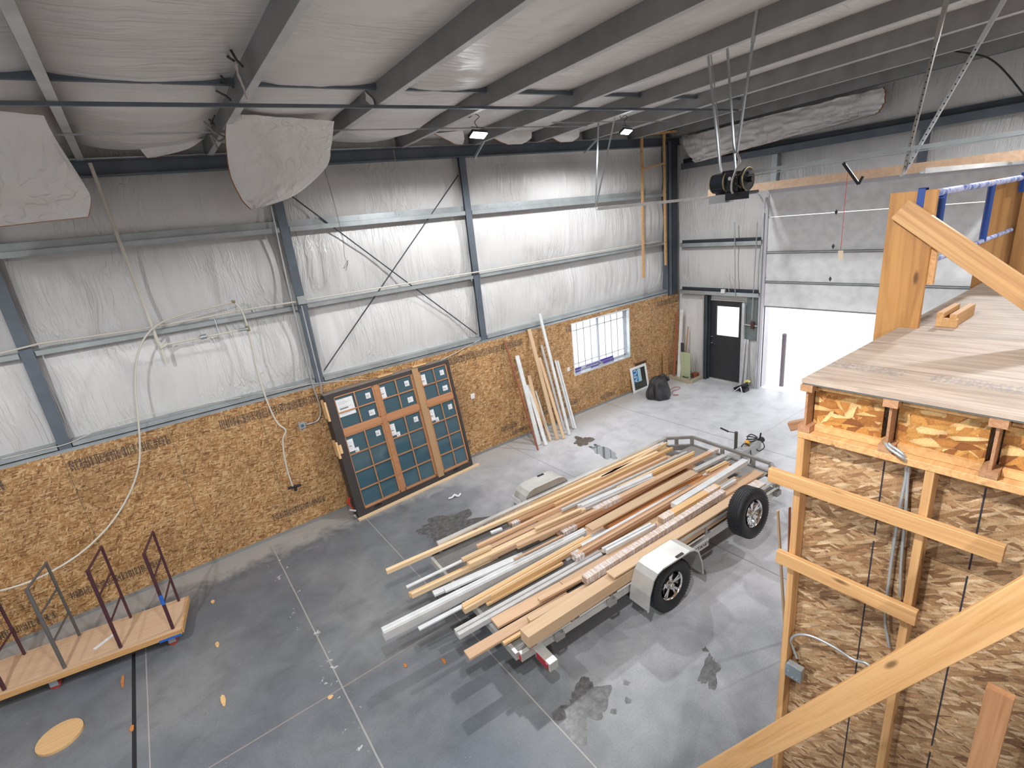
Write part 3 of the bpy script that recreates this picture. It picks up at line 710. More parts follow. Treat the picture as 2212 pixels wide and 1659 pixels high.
# posts and guard rail on the deck
def post(x, label, brace):
    t = thing('guard_post', label, 'post', (x, -7.42, ZT), group='plank guard posts of the loft')
    part('plank', MB().box(0, .038, -.115, .145, -.35, .92), FIR_PLY, t, bevel=.002)
    if brace:
        part('cleat', MB().box(.038, .076, -.15, -.07, .30, .62), SPRUCE, t)
        cl = MB().box(-.004, 0, -.05, -.01, .78, .935).box(-.004, .06, -.05, -.01, .932, .936).box(.056, .06, -.05, -.01, .87, .936)
        part('hook_bracket', cl, BLUEP, t); part('bolt', MB().tube([(-.004, -.03, .81), (-.009, -.03, .81)], .006, 8), CHROME, t)
    else:
        part('cleat', MB().box(-.038, .0, -.25, -.115, .0, .92), FIR_PLY, t)
        part('hook_bracket', MB().box(-.044, -.04, -.13, -.08, .78, .95), BLUEP, t)
    return t
post(-7.72, 'broad fir plank guard post at the open corner of the loft deck', True)
post(-5.3, 'broad golden plank guard post further back on the loft deck edge', False)
brd('diagonal_brace', 'long spruce brace slanting down from the corner guard post to the deck', 'brace', (-7.760, -7.356, 4.523), (-7.76, -8.35, ZT+.03), .038, .14, SPRUCE, up=(0,0,1), off=(0,0))
gr = thing('guard_rail', 'blue steel tube guard rail between the two plank posts', 'railing', (-7.5, -7.5, ZT))
part('top_rail', MB().tube([(-.03, 0, .895), (4.2, 0, .91)], .024, 12), BLUEDUST, gr)
part('lower_rail', MB().tube([(-.03, 0, .44), (4.2, 0, .455)], .018, 12), BLUEDUST, gr)
for x in (.02, 1.24, 2.46, 3.7): part('upright', MB().tube([(x, 0, .44), (x, 0, .90)], .024, 12), BLUEP, gr)
ab = thing('timber_offcut', 'pair of short spruce blocks nailed together on the loft deck', 'wood block', (-7.58, -7.62, ZT))
part('block', MB().box(-.03, .34, -.02, .018, 0, .10), SPRUCE, ab, bevel=.002)
part('block', MB().box(-.035, .003, -.10, -.02, 0, .06).box(.003, .44, -.085, -.045, 0, .085), SPRUCE_OR, ab, bevel=.002)
# stair rail near the camera
XR = -9.50
ra, rb = (-9.500, -7.511, 1.414), (-9.500, -8.460, 3.175)
ra, rb = Vector(ra), Vector(rb); dd = (rb-ra).normalized()
M_, L_ = frame_of(ra-dd*1.55, rb+dd*1.6, (1,0,0))
hr = link('stair_rail_board', MB().box(0, L_, -.0, .14, -.02, .02), SPRUCE_OR, world=False, matx=M_, bevel=.003)
tag(hr, 'large sloping spruce board in the foreground, lower end of the stair rail', 'stair rail')
tag(link('stair_post', MB().box(XR+.022, XR+.06, -8.52, -8.43, 0, 2.55), BROWN_V), 'brown timber post carrying the sloping foreground board', 'post')
# =====================================================================  TRAILER
TA = math.radians(-2.7)
TO = Vector((-9.80, -4.12, 0))
TM = Matrix.Translation(TO) @ Matrix.Rotation(TA, 4, 'Z')
TI = TM.inverted()
tr = thing('utility_trailer', 'low aluminium utility trailer loaded with boards and mouldings', 'trailer', matx=TM)
HW = 1.085; TL = 5.05; ZB = .50
for s in (-1, 1):
    y = s*HW
    b = part('side_beam', MB().box(0, TL-.25, y-.05, y, .37, .475) if s > 0 else MB().box(0, TL-.25, y, y+.05, .37, .475), ALU, tr, bevel=.004)
    part('upper_rail', MB().box(.10, TL-.25, y-(.06 if s > 0 else 0), y+(.0 if s > 0 else .06), .60, .645), ALU, tr, bevel=.004)
    for k in range(9):
        x = .10+k*.585; part('rail_post', MB().box(x, x+.045, y-(.05 if s > 0 else 0), y+(.0 if s > 0 else .05), .475, .60), ALU_D, tr)
    for k in range(8):
        x = .20+k*.585; part('slot_trim', MB().box(x, x+.46, y+s*.0, y+s*.018, .49, .508), mat('bright_aluminium_lip', (.78,.77,.73), .4, .4) if k == 0 and s == -1 else bpy.data.materials['bright_aluminium_lip'] if 'bright_aluminium_lip' in bpy.data.materials else ALU, tr, bevel=.003)
XF = TL+.12
pts = [(TL-.28, HW), (XF-.0, HW-.34), (XF, -HW+.34), (TL-.28, -HW)]
for a, b in zip(pts[:-1], pts[1:]):
    part('front_rail', MB().beam((*a, .62), (*b, .62), .05, .045).beam((*a, .425), (*b, .425), .05, .10), ALU_D, tr)
for x, y in ((XF-.01, HW-.34), (XF-.01, -HW+.34), (XF-.01, .12), (XF-.01, -.45), (TL-.05, HW-.12)):
    part('rail_post', MB().box(x-.03, x+.02, y-.025, y+.025, .46, .60), ALU_D, tr)
dkm = MB()
for k in range(14):
    y0 = -HW+.055+k*.1515; dkm.box(.0, TL-.3, y0, y0+.146, .455, .475)
    for q in range(5): dkm.box(.0, TL-.3, y0+.012+q*.028, y0+.018+q*.028, .475, .479)
part('deck_planks', dkm, steel('grey_deck_plank', (.25,.24,.23), .5, .3), tr)
part('rear_beam', MB().box(-.04, .03, -HW+.05, HW-.05, .38, .472), ALU, tr)
part('front_plate', MB().box(TL-.3, XF-.05, -HW+.35, HW-.35, .455, .47), ALU_D, tr)
for s in (-1, 1): part('reflector', MB().box(-.006, 0, s*HW-(.04 if s > 0 else -.01), s*HW-(.01 if s > 0 else -.04), .385, .445), RED, tr, label='red corner reflector')
lt = part('tail_light_box', MB().box(.17, .28, -HW-.25, -HW, .33, .43), ALU, tr, bevel=.004)
part('tail_lens', MB().box(.160, .17, -HW-.225, -HW-.03, .345, .415), mat('red_lens', (.35,.015,.03), .25), lt, label='dark red lens')
for x in (.42, 1.2, 4.65, 3.75): part('stake_pocket', MB().box(x, x+.12, -HW-.055, -HW-.05, .40, .475).box(x, x+.006, -HW-.05, -HW, .40, .475).box(x+.114, x+.12, -HW-.05, -HW, .40, .475), ALU_D, tr)
# fenders, axle, wheels
AX = 2.06; WY = -HW-.20
def fender(s):
    y0, y1 = s*(HW+.015), s*(HW+.30); y0, y1 = min(y0, y1), max(y0, y1)
    prof = [(-.50, .30), (-.47, .50), (-.40, .68), (-.33, .74), (-.24, .765), (.24, .765), (.33, .74), (.40, .68), (.47, .50), (.50, .30)]
    mb = MB(); k = len(prof)
    out = [(AX+x, z) for x, z in prof]; inn = [(AX+x*.985, z-.006) for x, z in prof]
    vs = [(x, y0, z) for x, z in out]+[(x, y1, z) for x, z in out]+[(x, y0, z) for x, z in inn]+[(x, y1, z) for x, z in inn]
    fs = []
    for i in range(k-1): fs += [(i, i+1, k+i+1, k+i), (2*k+i, 3*k+i, 3*k+i+1, 2*k+i+1), (i, 2*k+i, 2*k+i+1, i+1), (k+i, k+i+1, 3*k+i+1, 3*k+i)]
    mb.add(vs, fs, 0, False)
    yo = y0 if s < 0 else y1
    lip = MB()
    for a, b in zip(out[:-1], out[1:]): lip.beam((a[0], yo+s*.004, a[1]-.008), (b[0], yo+s*.004, b[1]-.008), .012, .02)
    f = part('fender', mb, ALU, tr); part('edge_lip', lip, ALU, f)
    yi = y1 if s < 0 else y0
    web = MB(); poly = out+[(AX+.50, .30), (AX-.50, .30)]
    web.add([(x, yi, z) for x, z in out], [tuple(range(k))]); web.add([(x, yi+s*.004, z) for x, z in out], [tuple(range(k))[::-1]])
    part('inner_panel', web, ALU_D, f)
    part('marker_lamp', MB().box(AX+.02, AX+.14, min(yo, yo-s*.035), max(yo, yo-s*.035), .765, .775), BLACK, f, label='small black marker lamp')
    return f
fender(-1); lf = fender(1)
pl = part('license_plate', MB().box(AX-.520, AX-.515, HW+.0, HW+.285, .44, .575).box(AX-.520, AX-.515, HW+.02, HW+.27, .585, .665), LABEL, lf, label='white licence plate with dark characters')
tm = text_mb('000', .11, .001); tm.xform(Matrix.Translation((AX-.5215, HW+.13, .515)) @ Matrix.Rotation(-math.pi/2, 4, 'Z') @ Matrix.Rotation(math.pi/2, 4, 'X'))
part('plate_lettering', tm, steel('plate_green', (.04,.09,.08)), lf)
def wheel(center, parent, s, name='wheel', tilt=0):
    M = getattr_world(parent) @ Matrix.Translation(center) @ Matrix.Rotation(tilt, 4, 'X')
    w = thing(name, '', '', matx=M); del w['label']; del w['category']
    w.parent = parent; w.matrix_basis = getattr_world(parent).inverted() @ M
    return w
def tyre_parts(par, C, s):   # s: outer face direction along y
    R_, W_ = .345, .105
    prof = [(.195, -.085), (.23, -.10), (.28, -.108), (.315, -.102), (.335, -.085), (.342, -.07)]
    gro = []
    for g in (-.045, -.015, .015, .045): gro += [(.345, g-.011), (.345, g-.005), (.337, g-.0045), (.337, g+.0045), (.345, g+.005), (.345, g+.011)]
    prof = prof+gro+[(r, -h) for r, h in prof[::-1]]
    T = Matrix.Translation(C)
    a = MB().lathe(prof, 56, smooth=True)
    for i in range(56):
        an = 2*math.pi*(i+.5)/56
        for sg in (-1, 1):
            a.beam((.344*math.cos(an), sg*.062, .344*math.sin(an)), (.338*math.cos(an+.03), sg*.094, .338*math.sin(an+.03)), .010, .006, up=(math.cos(an), 0, math.sin(an)))
    ty = part('tyre', a.xform(T), RUBBER, par)
    r = MB().lathe([(.19, -.09), (.19, -.075), (.175, -.07), (.17, 0), (.175, .07), (.196, .085), (.200, .095), (.192, .098), (.182, .085), (.160, .03), (.155, -.03), (.16, -.08)] if 1 else [], 48)
    for k in range(5):
        an = 2*math.pi*k/5+.3
        for dlt in (-.16, .16):
            p0 = (.05*math.cos(an), s*.045, .05*math.sin(an)); p1 = (.165*math.cos(an+dlt), s*.055, .165*math.sin(an+dlt))
            r.beam(p0, p1, .030, .022, up=(0, 1, 0))
    r.lathe([(.0, s*.02), (.07, s*.025), (.07, s*.055), (.0, s*.06)], 24)
    rr = MB(); rr.v = [(x, y*(1 if s > 0 else -1) if 0 else y, z) for x, y, z in r.v]; rr.f, rr.mi, rr.sm = r.f, r.mi, r.sm
    rim = part('rim', rr.xform(T), CHROME, par, label='polished five spoke rim')
    hb = MB().lathe([(.0, s*.105), (.022, s*.10), (.034, s*.085), (.036, s*.02)], 20)
    for k in range(5):
        an = 2*math.pi*k/5+.9; hb.tube([(.052*math.cos(an), s*.05, .052*math.sin(an)), (.052*math.cos(an), s*.075, .052*math.sin(an))], .009, 6)
    part('hub', hb.xform(T), CHROME, par)
for s in (-1, 1):
    C = (AX, s*(HW+.155), .345); tyre_parts(tr, C, s)
part('axle', MB().tube([(AX, -HW-.08, .345), (AX, HW+.08, .345)], .03, 10), STEEL_D, tr)
# tongue
tg = MB().box(XF-.15, XF+.85, -.055, .055, .35, .50)
part('tongue', tg, ALU, tr, bevel=.004)
part('tongue_plate', MB().box(XF+.28, XF+.85, -.075, .075, .30, .505).box(XF+.3, XF+.36, -.085, .085, .30, .49), mat('pale_coupler_steel', (.55,.56,.56), .45, .4), tr)
part('coupler', MB().tube([(XF+.85, 0, .48), (XF+1.0, 0, .47)], [.045, .055], 12).tube([(XF+.92, 0, .48), (XF+.95, .0, .62)], .014, 8), DARKM, tr)
part('coiled_chain', MB().tube(catmull([(XF+.72+.10*math.cos(a*1.9), .03+.085*math.sin(a*1.9), .53+.012*a) for a in range(9)]), .011, 6).tube(catmull([(XF+.9, -.05, .5), (XF+.88, -.12, .40), (XF+.75, -.10, .36), (XF+.7, -.06, .42)]), .009, 6), DARKM, tr)
jk = part('tongue_jack', MB().tube([(XF+.36, .11, .12), (XF+.36, .11, .80)], .028, 12).box(XF+.32, XF+.40, .05, .14, .42, .47), steel('dark_olive_jack', (.12,.12,.11)), tr)
part('jack_handle', MB().tube([(XF+.36, .11, .78), (XF+.30, .22, .79)], .007, 6).tube([(XF+.30, .22, .79), (XF+.27, .36, .83)], .016, 8), BLACK, jk)
part('jack_pad', MB().tube([(XF+.36, .11, .0), (XF+.36, .11, .12)], [.06, .02], 12), GALV, jk)
part('yellow_plug', MB().tube([(XF+.56, .03, .53), (XF+.60, .02, .57)], [.05, .035], 12), YEL, tr, label='yellow trailer plug')
part('trailer_cable', MB().tube(catmull([(XF+.42, .04, .51), (XF+.48, .03, .55), (XF+.54, -.03, .52), (XF+.50, -.10, .38), (XF+.42, -.14, .25), (XF+.36, -.16, .18)]), .009, 6), BLACK, tr)
# side plate with writing
sp = part('name_plate', MB().box(AX+.62, AX+.95, -HW-.062, -HW-.054, .36, .475), LABEL, tr, label='white plate with black letters')
tm = text_mb("PC'TANEY", .075, .001); tm.xform(Matrix.Translation((AX+.785, -HW-.064, .412)) @ Matrix.Rotation(math.pi/2, 4, 'X'))
part('plate_lettering', tm, INK, sp)
part('spare_carrier', MB().box(3.62, 3.70, -HW-.13, -HW, .42, .47).box(3.62, 3.70, -HW-.02, -HW+.05, .42, .75), ALU_D, tr)
# spare wheel mounted beside the rail
SW = thing('spare_wheel', 'spare wheel with polished spoke rim mounted on the trailer rail nearest the loft', 'wheel', matx=TM @ Matrix.Translation((3.60, -HW-.24, .70)) @ Matrix.Rotation(math.radians(-6), 4, 'X'))
tyre_parts(SW, (0, 0, 0), -1)
# =====================================================================  LUMBER ON THE TRAILER
Z0 = .481
LAY = {0: .545, 1: .607, 2: .667, 3: .72, 4: .512}
def lum(name, label, q1, q2, w, lay, m, t=.055, kind='board', grp='lumber loaded on the trailer', split=None, ends=None, wrap=None, capm=None):
    """q1 rear end, q2 front end of the top face, world"""
    a, b = Vector(q1), Vector(q2); M, L = frame_of(a, b)
    if split:
        o = thing(name, label, kind, matx=M, group=grp); n = len(split); y = w/2; tot = sum(s[0] for s in split)
        for (fw, m2, d0, dz) in split:
            ww = w*fw/tot
            part('strip', MB().box(d0, L-random.uniform(0, .12), y-ww+.002, y, -t, dz), m2, o, bevel=.0015); y -= ww
    elif wrap:
        o = thing(name, label, kind, matx=M, group=grp)
        part('boards', MB().box(0, L, -w/2, w/2, -t, 0), m, o, bevel=.0015)
    else:
        o = tag(link(name, MB().box(0, L, -w/2, w/2, -t, 0), m, world=False, matx=M, bevel=.0015), label, kind, grp)
    if wrap:
        for (a0, a1) in wrap:
            part('stretch_wrap', MB().box(a0*L, a1*L, -w/2-.003, w/2+.003, -t-.002, .004), CRINKLE, o, label='crinkled clear plastic wrap')
    return o

lum('base_layer_board', 'wide pine board in the bottom layer of the load, first from the window-side rail', (-8.558,-3.248,0.512), (-5.041,-3.413,0.512), .18, 4, PINE, t=.03)
lum('base_layer_board', 'wide tan board in the bottom layer of the load, second from the window-side rail', (-8.217,-3.450,0.512), (-5.300,-3.587,0.512), .18, 4, TAN, t=.03)
lum('base_layer_board', 'wide pale board in the bottom layer of the load, third from the window-side rail', (-7.976,-3.647,0.512), (-5.184,-3.779,0.512), .18, 4, PALE, t=.03)
lum('base_layer_board', 'wide pine board in the bottom layer of the load, fourth from the window-side rail', (-8.484,-3.810,0.512), (-5.068,-3.971,0.512), .18, 4, PINE, t=.03)
lum('base_layer_board', 'wide brown board in the bottom layer of the load, fifth from the window-side rail', (-8.243,-4.007,0.512), (-5.326,-4.145,0.512), .18, 4, BROWN, t=.03)
lum('base_layer_board', 'wide tan board in the bottom layer of the load, sixth from the window-side rail', (-8.002,-4.205,0.512), (-5.210,-4.336,0.512), .18, 4, TAN, t=.03)
lum('base_layer_board', 'wide white board in the bottom layer of the load, seventh from the window-side rail', (-8.510,-4.367,0.512), (-5.094,-4.528,0.512), .18, 4, WHITEP, t=.03)
lum('base_layer_board', 'wide pine board in the bottom layer of the load, eighth from the window-side rail', (-8.269,-4.565,0.512), (-5.352,-4.702,0.512), .18, 4, PINE, t=.03)
lum('base_layer_board', 'wide tan board in the bottom layer of the load, ninth from the window-side rail', (-8.028,-4.762,0.512), (-5.236,-4.894,0.512), .18, 4, TAN, t=.03)
lum('base_layer_board', 'wide pale board in the bottom layer of the load, tenth from the window-side rail', (-8.536,-4.924,0.512), (-5.120,-5.086,0.512), .18, 4, PALE, t=.03)
lum('base_layer_board', 'wide tan board in the bottom layer of the load, eleventh from the window-side rail', (-8.645,-5.105,0.512), (-5.379,-5.260,0.512), .18, 4, TAN, t=.03)
lum('pine_board', 'long square pine board reaching furthest back on the window side of the trailer', (-10.406,-3.064,0.607), (-5.453,-3.495,0.607), 0.06, 1, PINE, t=.055)
lum('wrapped_bundle', 'flat pine bundle with clear wrap beside the window-side rail', (-8.897,-3.074,0.607), (-5.203,-3.351,0.607), 0.08, 1, PINE, t=.05, wrap=[(0,.22),(.93,1)])
lum('moulding', 'short brown moulding with a white taped tip near the window-side rail', (-8.574,-3.322,0.545), (-7.801,-3.395,0.545), 0.06, 0, BROWN, t=.04, wrap=[(0,.18)])
lum('trim_strip', 'long thin tan strip running to the front rail behind the pine board', (-9.264,-3.477,0.607), (-5.494,-3.721,0.607), 0.05, 1, TAN, t=.05)
lum('trim_board', 'broad tan board lying on edge under the thin tan strip', (-9.345,-3.531,0.545), (-7.543,-3.665,0.545), 0.09, 0, TAN, t=.03)
lum('pine_board', 'pine board pair with a stepped rear end in the middle of the stack', (-9.550,-3.721,0.607), (-7.600,-3.876,0.607), 0.12, 1, PINE, t=.07, split=[(1,PINE,0,0),(1.4,PINE,.0,.006),(.6,TAN,.3,-.004)])
lum('moulding', 'brown strip with three dark bolt holes lying on pine boards', (-8.921,-3.934,0.667), (-7.477,-4.088,0.667), 0.055, 2, TAN, t=.05)
lum('pine_board', 'short pine board with a dark notch at its front end', (-8.504,-3.811,0.667), (-7.723,-3.902,0.667), 0.05, 2, PINE, t=.03)
lum('pine_board', 'long golden pine board next to the grey-white strip', (-7.846,-3.454,0.607), (-5.154,-3.584,0.607), 0.05, 1, YELLOW, t=.05)
lum('trim_strip', 'long thin grey-white strip reaching toward the front rail', (-7.871,-3.648,0.607), (-5.131,-3.863,0.607), 0.04, 1, GREYP, t=.04)
lum('moulding', 'thick white profiled moulding bundle in the middle front of the load', (-7.635,-3.786,0.607), (-6.138,-3.963,0.607), 0.13, 1, WHITEP, t=.07, split=[(1,WHITEP,0,.0),(1,WHITEP,.03,.012),(.8,GREYP,.0,-.01)])
lum('pine_board', 'pine strips between the grey-white strip and the front crossbar', (-6.844,-3.827,0.607), (-5.036,-3.973,0.607), 0.07, 1, PINE, t=.05, split=[(1,PINE,0,0),(1,YELLOW,.1,-.01)])
lum('wrapped_bundle', 'long tan bundle with a shiny wrapped patch, ending round at the front', (-7.598,-4.050,0.667), (-4.806,-4.232,0.667), 0.08, 2, TAN, t=.06, wrap=[(0,.18),(.93,1)])
lum('pine_board', 'lower pine board sticking out behind with a doubled square end', (-10.353,-3.621,0.545), (-9.074,-3.744,0.545), 0.075, 0, YELLOW, t=.06, split=[(1,YELLOW,0,0),(1,PINE,.02,.006)])
lum('trim_strip', 'slim white strip sticking out behind beside the doubled pine board', (-10.321,-3.473,0.545), (-9.526,-3.528,0.545), 0.045, 0, WHITEP, t=.02)
lum('wood_block', 'short pine offcut block at the rear of the load', (-9.598,-3.654,0.667), (-9.169,-3.687,0.667), 0.055, 2, PINE, t=.04)
lum('moulding', 'wide white board sticking out behind with a square notch', (-10.125,-3.817,0.545), (-8.875,-3.995,0.545), 0.09, 0, WHITEP, t=.03)
lum('moulding', 'second white board resting on the wide white one', (-10.022,-3.927,0.607), (-9.085,-4.061,0.607), 0.075, 1, WHITEP, t=.03)
lum('white_fascia', 'very long thick white fascia profile reaching furthest back of the white pieces', (-10.857,-4.020,0.607), (-7.970,-4.259,0.607), 0.1, 1, WHITEP, t=.11, split=[(1,WHITEP,0,.004),(1.3,WHITEP,.0,.0),(.8,GREYP,.0,-.008)])
lum('trim_strip', 'thin tan strip lying on top of the white fascia', (-9.114,-4.129,0.667), (-8.334,-4.194,0.667), 0.025, 2, TAN, t=.02)
lum('moulding', 'taped bundle of brown mouldings behind the wide pale board', (-8.247,-4.054,0.607), (-5.497,-4.102,0.607), 0.1, 1, BROWN, t=.06, wrap=[(0,.09)], )
lum('wide_board', 'wide smooth pale tan board on top in the middle of the load', (-7.980,-4.327,0.667), (-5.737,-4.432,0.667), 0.15, 2, PALE, t=.025)
lum('trim_strip', 'slim white strip sticking out low behind next to the white fascia', (-10.518,-4.203,0.545), (-9.902,-4.250,0.545), 0.055, 0, WHITEP, t=.02)
lum('pine_bundle', 'bundle of narrow pine strips with stepped rear ends between two white profiles', (-10.012,-4.341,0.607), (-8.014,-4.409,0.607), 0.13, 1, PINE, t=.07, split=[(1,PINE,.02,.0),(1.2,YELLOW,0,.006),(1,PINE,.0,-.004),(.7,YELLOW,.35,-.008)])
lum('trim_strip', 'thin low pine strip beside the grooved grey-white profile', (-9.746,-4.418,0.545), (-8.617,-4.484,0.545), 0.04, 0, YELLOW, t=.03)
lum('orange_bundle', 'bundle of orange-brown mouldings held by two clear tape bands', (-7.721,-4.404,0.607), (-5.545,-4.569,0.607), 0.14, 1, ORANGE, t=.06, split=[(1,ORANGE,0,0),(.8,BROWN,.02,-.012),(1,ORANGE,.03,.0),(.7,ORANGE,.0,-.01)])
lum('trim_strip', 'long slim white strip along the taupe wrapped moulding', (-8.258,-4.465,0.607), (-6.046,-4.562,0.607), 0.045, 1, WHITEP, t=.04)
lum('wrapped_bundle', 'long taupe moulding bundle in clear film beside the slim white strip', (-8.492,-4.554,0.607), (-5.031,-4.672,0.607), 0.13, 1, BROWN, t=.06, split=[(1,BROWN,0,.0),(1,TAN,.05,.006),(1,BROWN,.0,-.006)], wrap=[(0,.04)])
lum('white_fascia', 'grooved grey-white profile sticking out behind in the middle', (-10.231,-4.549,0.545), (-8.104,-4.677,0.545), 0.12, 0, GREYP, t=.06, split=[(1,GREYP,0,.004),(.4,GREYP,.0,-.012),(1,GREYP,.0,.004)])
lum('moulding', 'short pair of white mouldings with a stepped end beside the yellow block', (-8.124,-4.733,0.607), (-7.158,-4.821,0.607), 0.085, 1, WHITEP, t=.06, split=[(1,WHITEP,0,.004),(.3,GREYP,.0,-.012),(1,WHITEP,.02,.0)])
lum('trim_strip', 'white board end lying toward the front beside the wide tan board', (-6.398,-4.882,0.607), (-5.450,-4.936,0.607), 0.08, 1, WHITEP, t=.05)
lum('white_fascia', 'big white beam profile resting over the front rail toward the tongue', (-6.795,-4.819,0.720), (-4.964,-4.834,0.720), 0.1, 3, WHITEP, t=.075)
lum('wide_board', 'long wide tan board under the shiny wrapped bundle', (-8.889,-4.800,0.545), (-4.890,-5.030,0.545), 0.16, 0, TAN, t=.03)
lum('wide_board', 'wide tan board sticking out behind with a chamfered end', (-9.844,-4.720,0.545), (-8.898,-4.802,0.545), 0.16, 0, TAN, t=.03)
lum('wrapped_bundle', 'square bundle in shiny crinkled stretch wrap along the loft side', (-8.762,-5.038,0.720), (-6.029,-5.103,0.720), 0.085, 3, TAN, t=.085, wrap=[(0,1)])
lum('laminated_block', 'golden laminated wood block with wrapped ends', (-7.201,-4.910,0.720), (-5.944,-4.962,0.720), 0.1, 3, YELLOW, t=.09, wrap=[(0,.18),(.78,.97)])
lum('wide_board', 'pale board with one round knot lying on top near the fender', (-8.514,-5.211,0.720), (-5.937,-5.331,0.720), 0.14, 3, PALE, t=.022)
lum('trim_board', 'pale narrow board between the wrapped bundle and the maple stack', (-9.569,-4.993,0.607), (-7.752,-5.141,0.607), 0.08, 1, PALE, t=.04)
lum('small_offcut', 'small tan offcut lying on the wide rear board', (-9.296,-4.838,0.607), (-8.648,-4.912,0.607), 0.06, 1, TAN, t=.03)
lum('maple_stack', 'thick wrapped maple stack with a rounded rear end along the loft-side rail', (-9.762,-5.168,0.667), (-5.366,-5.309,0.667), 0.15, 2, PALE, t=.14, wrap=[(.86,1)])
lum('wide_board', 'long tan board sticking out lowest and furthest behind on the loft side', (-10.304,-4.878,0.545), (-8.953,-4.974,0.545), 0.13, 0, TAN, t=.03)
lum('small_offcut', 'thin orange strip end peeping out under the maple stack', (-9.933,-5.010,0.545), (-9.498,-5.042,0.545), 0.04, 0, YELLOW, t=.03)
lum('white_block', 'short white taped block end near the wide tan board on edge', (-8.952,-3.358,0.607), (-8.781,-3.389,0.607), 0.05, 1, WHITEP, t=.03)
lum('trim_board', 'grey-white board end near the front rail beside the pine ends', (-5.592,-4.334,0.607), (-4.826,-4.400,0.607), 0.08, 1, GREYP, t=.05)
lum('pine_board', 'pine board ends just behind the orange bundle at the front', (-5.512,-4.515,0.607), (-4.936,-4.559,0.607), 0.07, 1, PINE, t=.06, split=[(1,PINE,0,0),(1,YELLOW,.04,-.01)])
lum('pine_board', 'pine board with a wrapped front tip beside the front corner of the rail', (-6.768,-3.410,0.607), (-5.046,-3.384,0.607), 0.05, 1, PINE, t=.05)

# =====================================================================  STACKED WINDOW UNITS
BL, BR, TLp = Vector((-9.965, -.56, .035)), Vector((-7.44, -.385, .035)), Vector((-9.985, -.19, 2.26))
xd = (BR-BL).normalized(); zd = (TLp-BL); zd = (zd-xd*zd.dot(xd)).normalized(); yd = zd.cross(xd)
def wmat(back): 
    o = BL+yd*back
    return Matrix(((xd.x, yd.x, zd.x, o.x), (xd.y, yd.y, zd.y, o.y), (xd.z, yd.z, zd.z, o.z), (0,0,0,1)))
UW, UH = 2.53, 2.25
def unit(M, label, detail):
    t = thing('window_unit', label, 'window unit', matx=M)
    fw = .075
    part('outer_frame', MB().box(0, .15, 0, .10, 0, UH).box(UW-.06, UW, 0, .10, 0, UH).box(.15, UW-.06, 0, .10, 0, .10).box(.15, UW-.06, 0, .10, UH-.07, UH), FRAMEBR, t, bevel=.003)
    part('top_edge', MB().box(-.01, UW+.01, -.005, .115, UH, UH+.03).box(.06, UW-.02, .0, .05, UH+.03, UH+.042), FRAMETOP, t)
    if not detail: return t
    cols = [(.15, .88), (.97, 1.67), (1.83, 2.46)]
    part('mullion', MB().box(.88, .97, -.004, .09, .10, UH-.07), MAHOG, t, bevel=.004)
    part('mullion', MB().box(1.67, 1.83, -.002, .09, .10, UH-.07), MAHOG, t, bevel=.004)
    part('cardboard_strip', MB().box(1.69, 1.82, -.022, -.006, .06, UH+.02), CARD, t, label='brown cardboard strip over the mullion', bevel=.002)
    part('transom_bar', MB().box(.15, .88, -.003, .09, 1.47, 1.585).box(.97, 1.67, -.003, .09, 1.47, 1.585).box(1.83, 2.46, -.003, .09, 1.47, 1.585), MAHOG, t, bevel=.004)
    for ci, (a, b) in enumerate(cols):
        for (z0, z1, rows, nm) in ((.10, 1.47, 4, 'casement_sash'), (1.585, UH-.07, 2, 'transom_sash')):
            s = MB(); e = .028
            s.box(a, a+(.012 if ci == 0 else e), .005, .06, z0, z1).box(b-e, b, .005, .06, z0, z1).box(a, b, .005, .06, z0, z0+.045 if rows == 4 else z0+.02).box(a, b, .005, .06, z1-.02, z1)
            sh_ = part(nm, s, MAHOG, t)
            mu = MB(); cx = (a+b)/2; mu.box(cx-.010, cx+.010, .0, .02, z0+.03, z1-.02)
            for r in range(1, rows): zz = z0+.03+(z1-z0-.05)*r/rows; mu.box(a+.01, b-.01, .0, .02, zz-.010, zz+.010)
            part('glazing_bars', mu, ORANGE if 0 else MAHOG, sh_)
            part('glass', MB().box(a+.008, b-.02, .024, .032, z0+.02, z1-.015), DARKGLASS, sh_, label='dark blue-green glass')
            def st(x, z, w, h):
                lb = MB()
                lb.box(x, x+w, .018, .0235, z, z+h)
                for q in range(max(2, int(h/.018))):
                    if (q*7+int(x*50)) % 5: lb.box(x+w*.1, x+w*(.5+.09*((q*3) % 5)), .0165, .018, z+h-.014-q*.018, z+h-.008-q*.018, 1)
                lb.box(x+w*.12, x+w*.62, .0162, .018, z+h*.42, z+h*.47, 2)
                part('sticker', lb, [LABEL, LIGHTINK, INK], sh_)
            if ci == 0 and rows == 2: st(a+.02, z0+.22, .30, .31)
            else: st(a+.02, z1-.30, .105, .22); 
            if rows == 4: st(a+.12, z1-.36, .07, .10)
            st(b-.17, z1-.20, .09, .10)
            if rows == 2: st(b-.19, z0+.08, .11, .10)
    for x in (.32, 2.05): part('sash_lock', MB().box(x, x+.14, -.012, .0, .055, .07).box(x+.05, x+.10, -.02, -.01, .06, .085), DARKM, t)
    return t
unit(wmat(0), 'big three-bay divided-light window unit with stickers, leaning in front against the wall', True)
unit(wmat(.125), 'second dark framed window unit leaning directly behind the stickered one', False)
bk = thing('packing_block', 'pair of orange wood packing blocks at the upper outer corner of the window units', 'wood block', matx=wmat(0), group='orange packing blocks on the window units')
part('block', MB().box(-.035, .0, -.01, .06, 1.80, 2.14), YELLOW, bk, bevel=.004); part('block', MB().box(-.035, .0, .09, .16, 1.84, 2.18), YELLOW, bk, bevel=.004)
bk = thing('packing_block', 'pair of orange wood packing blocks halfway down the side of the window units', 'wood block', matx=wmat(0), group='orange packing blocks on the window units')
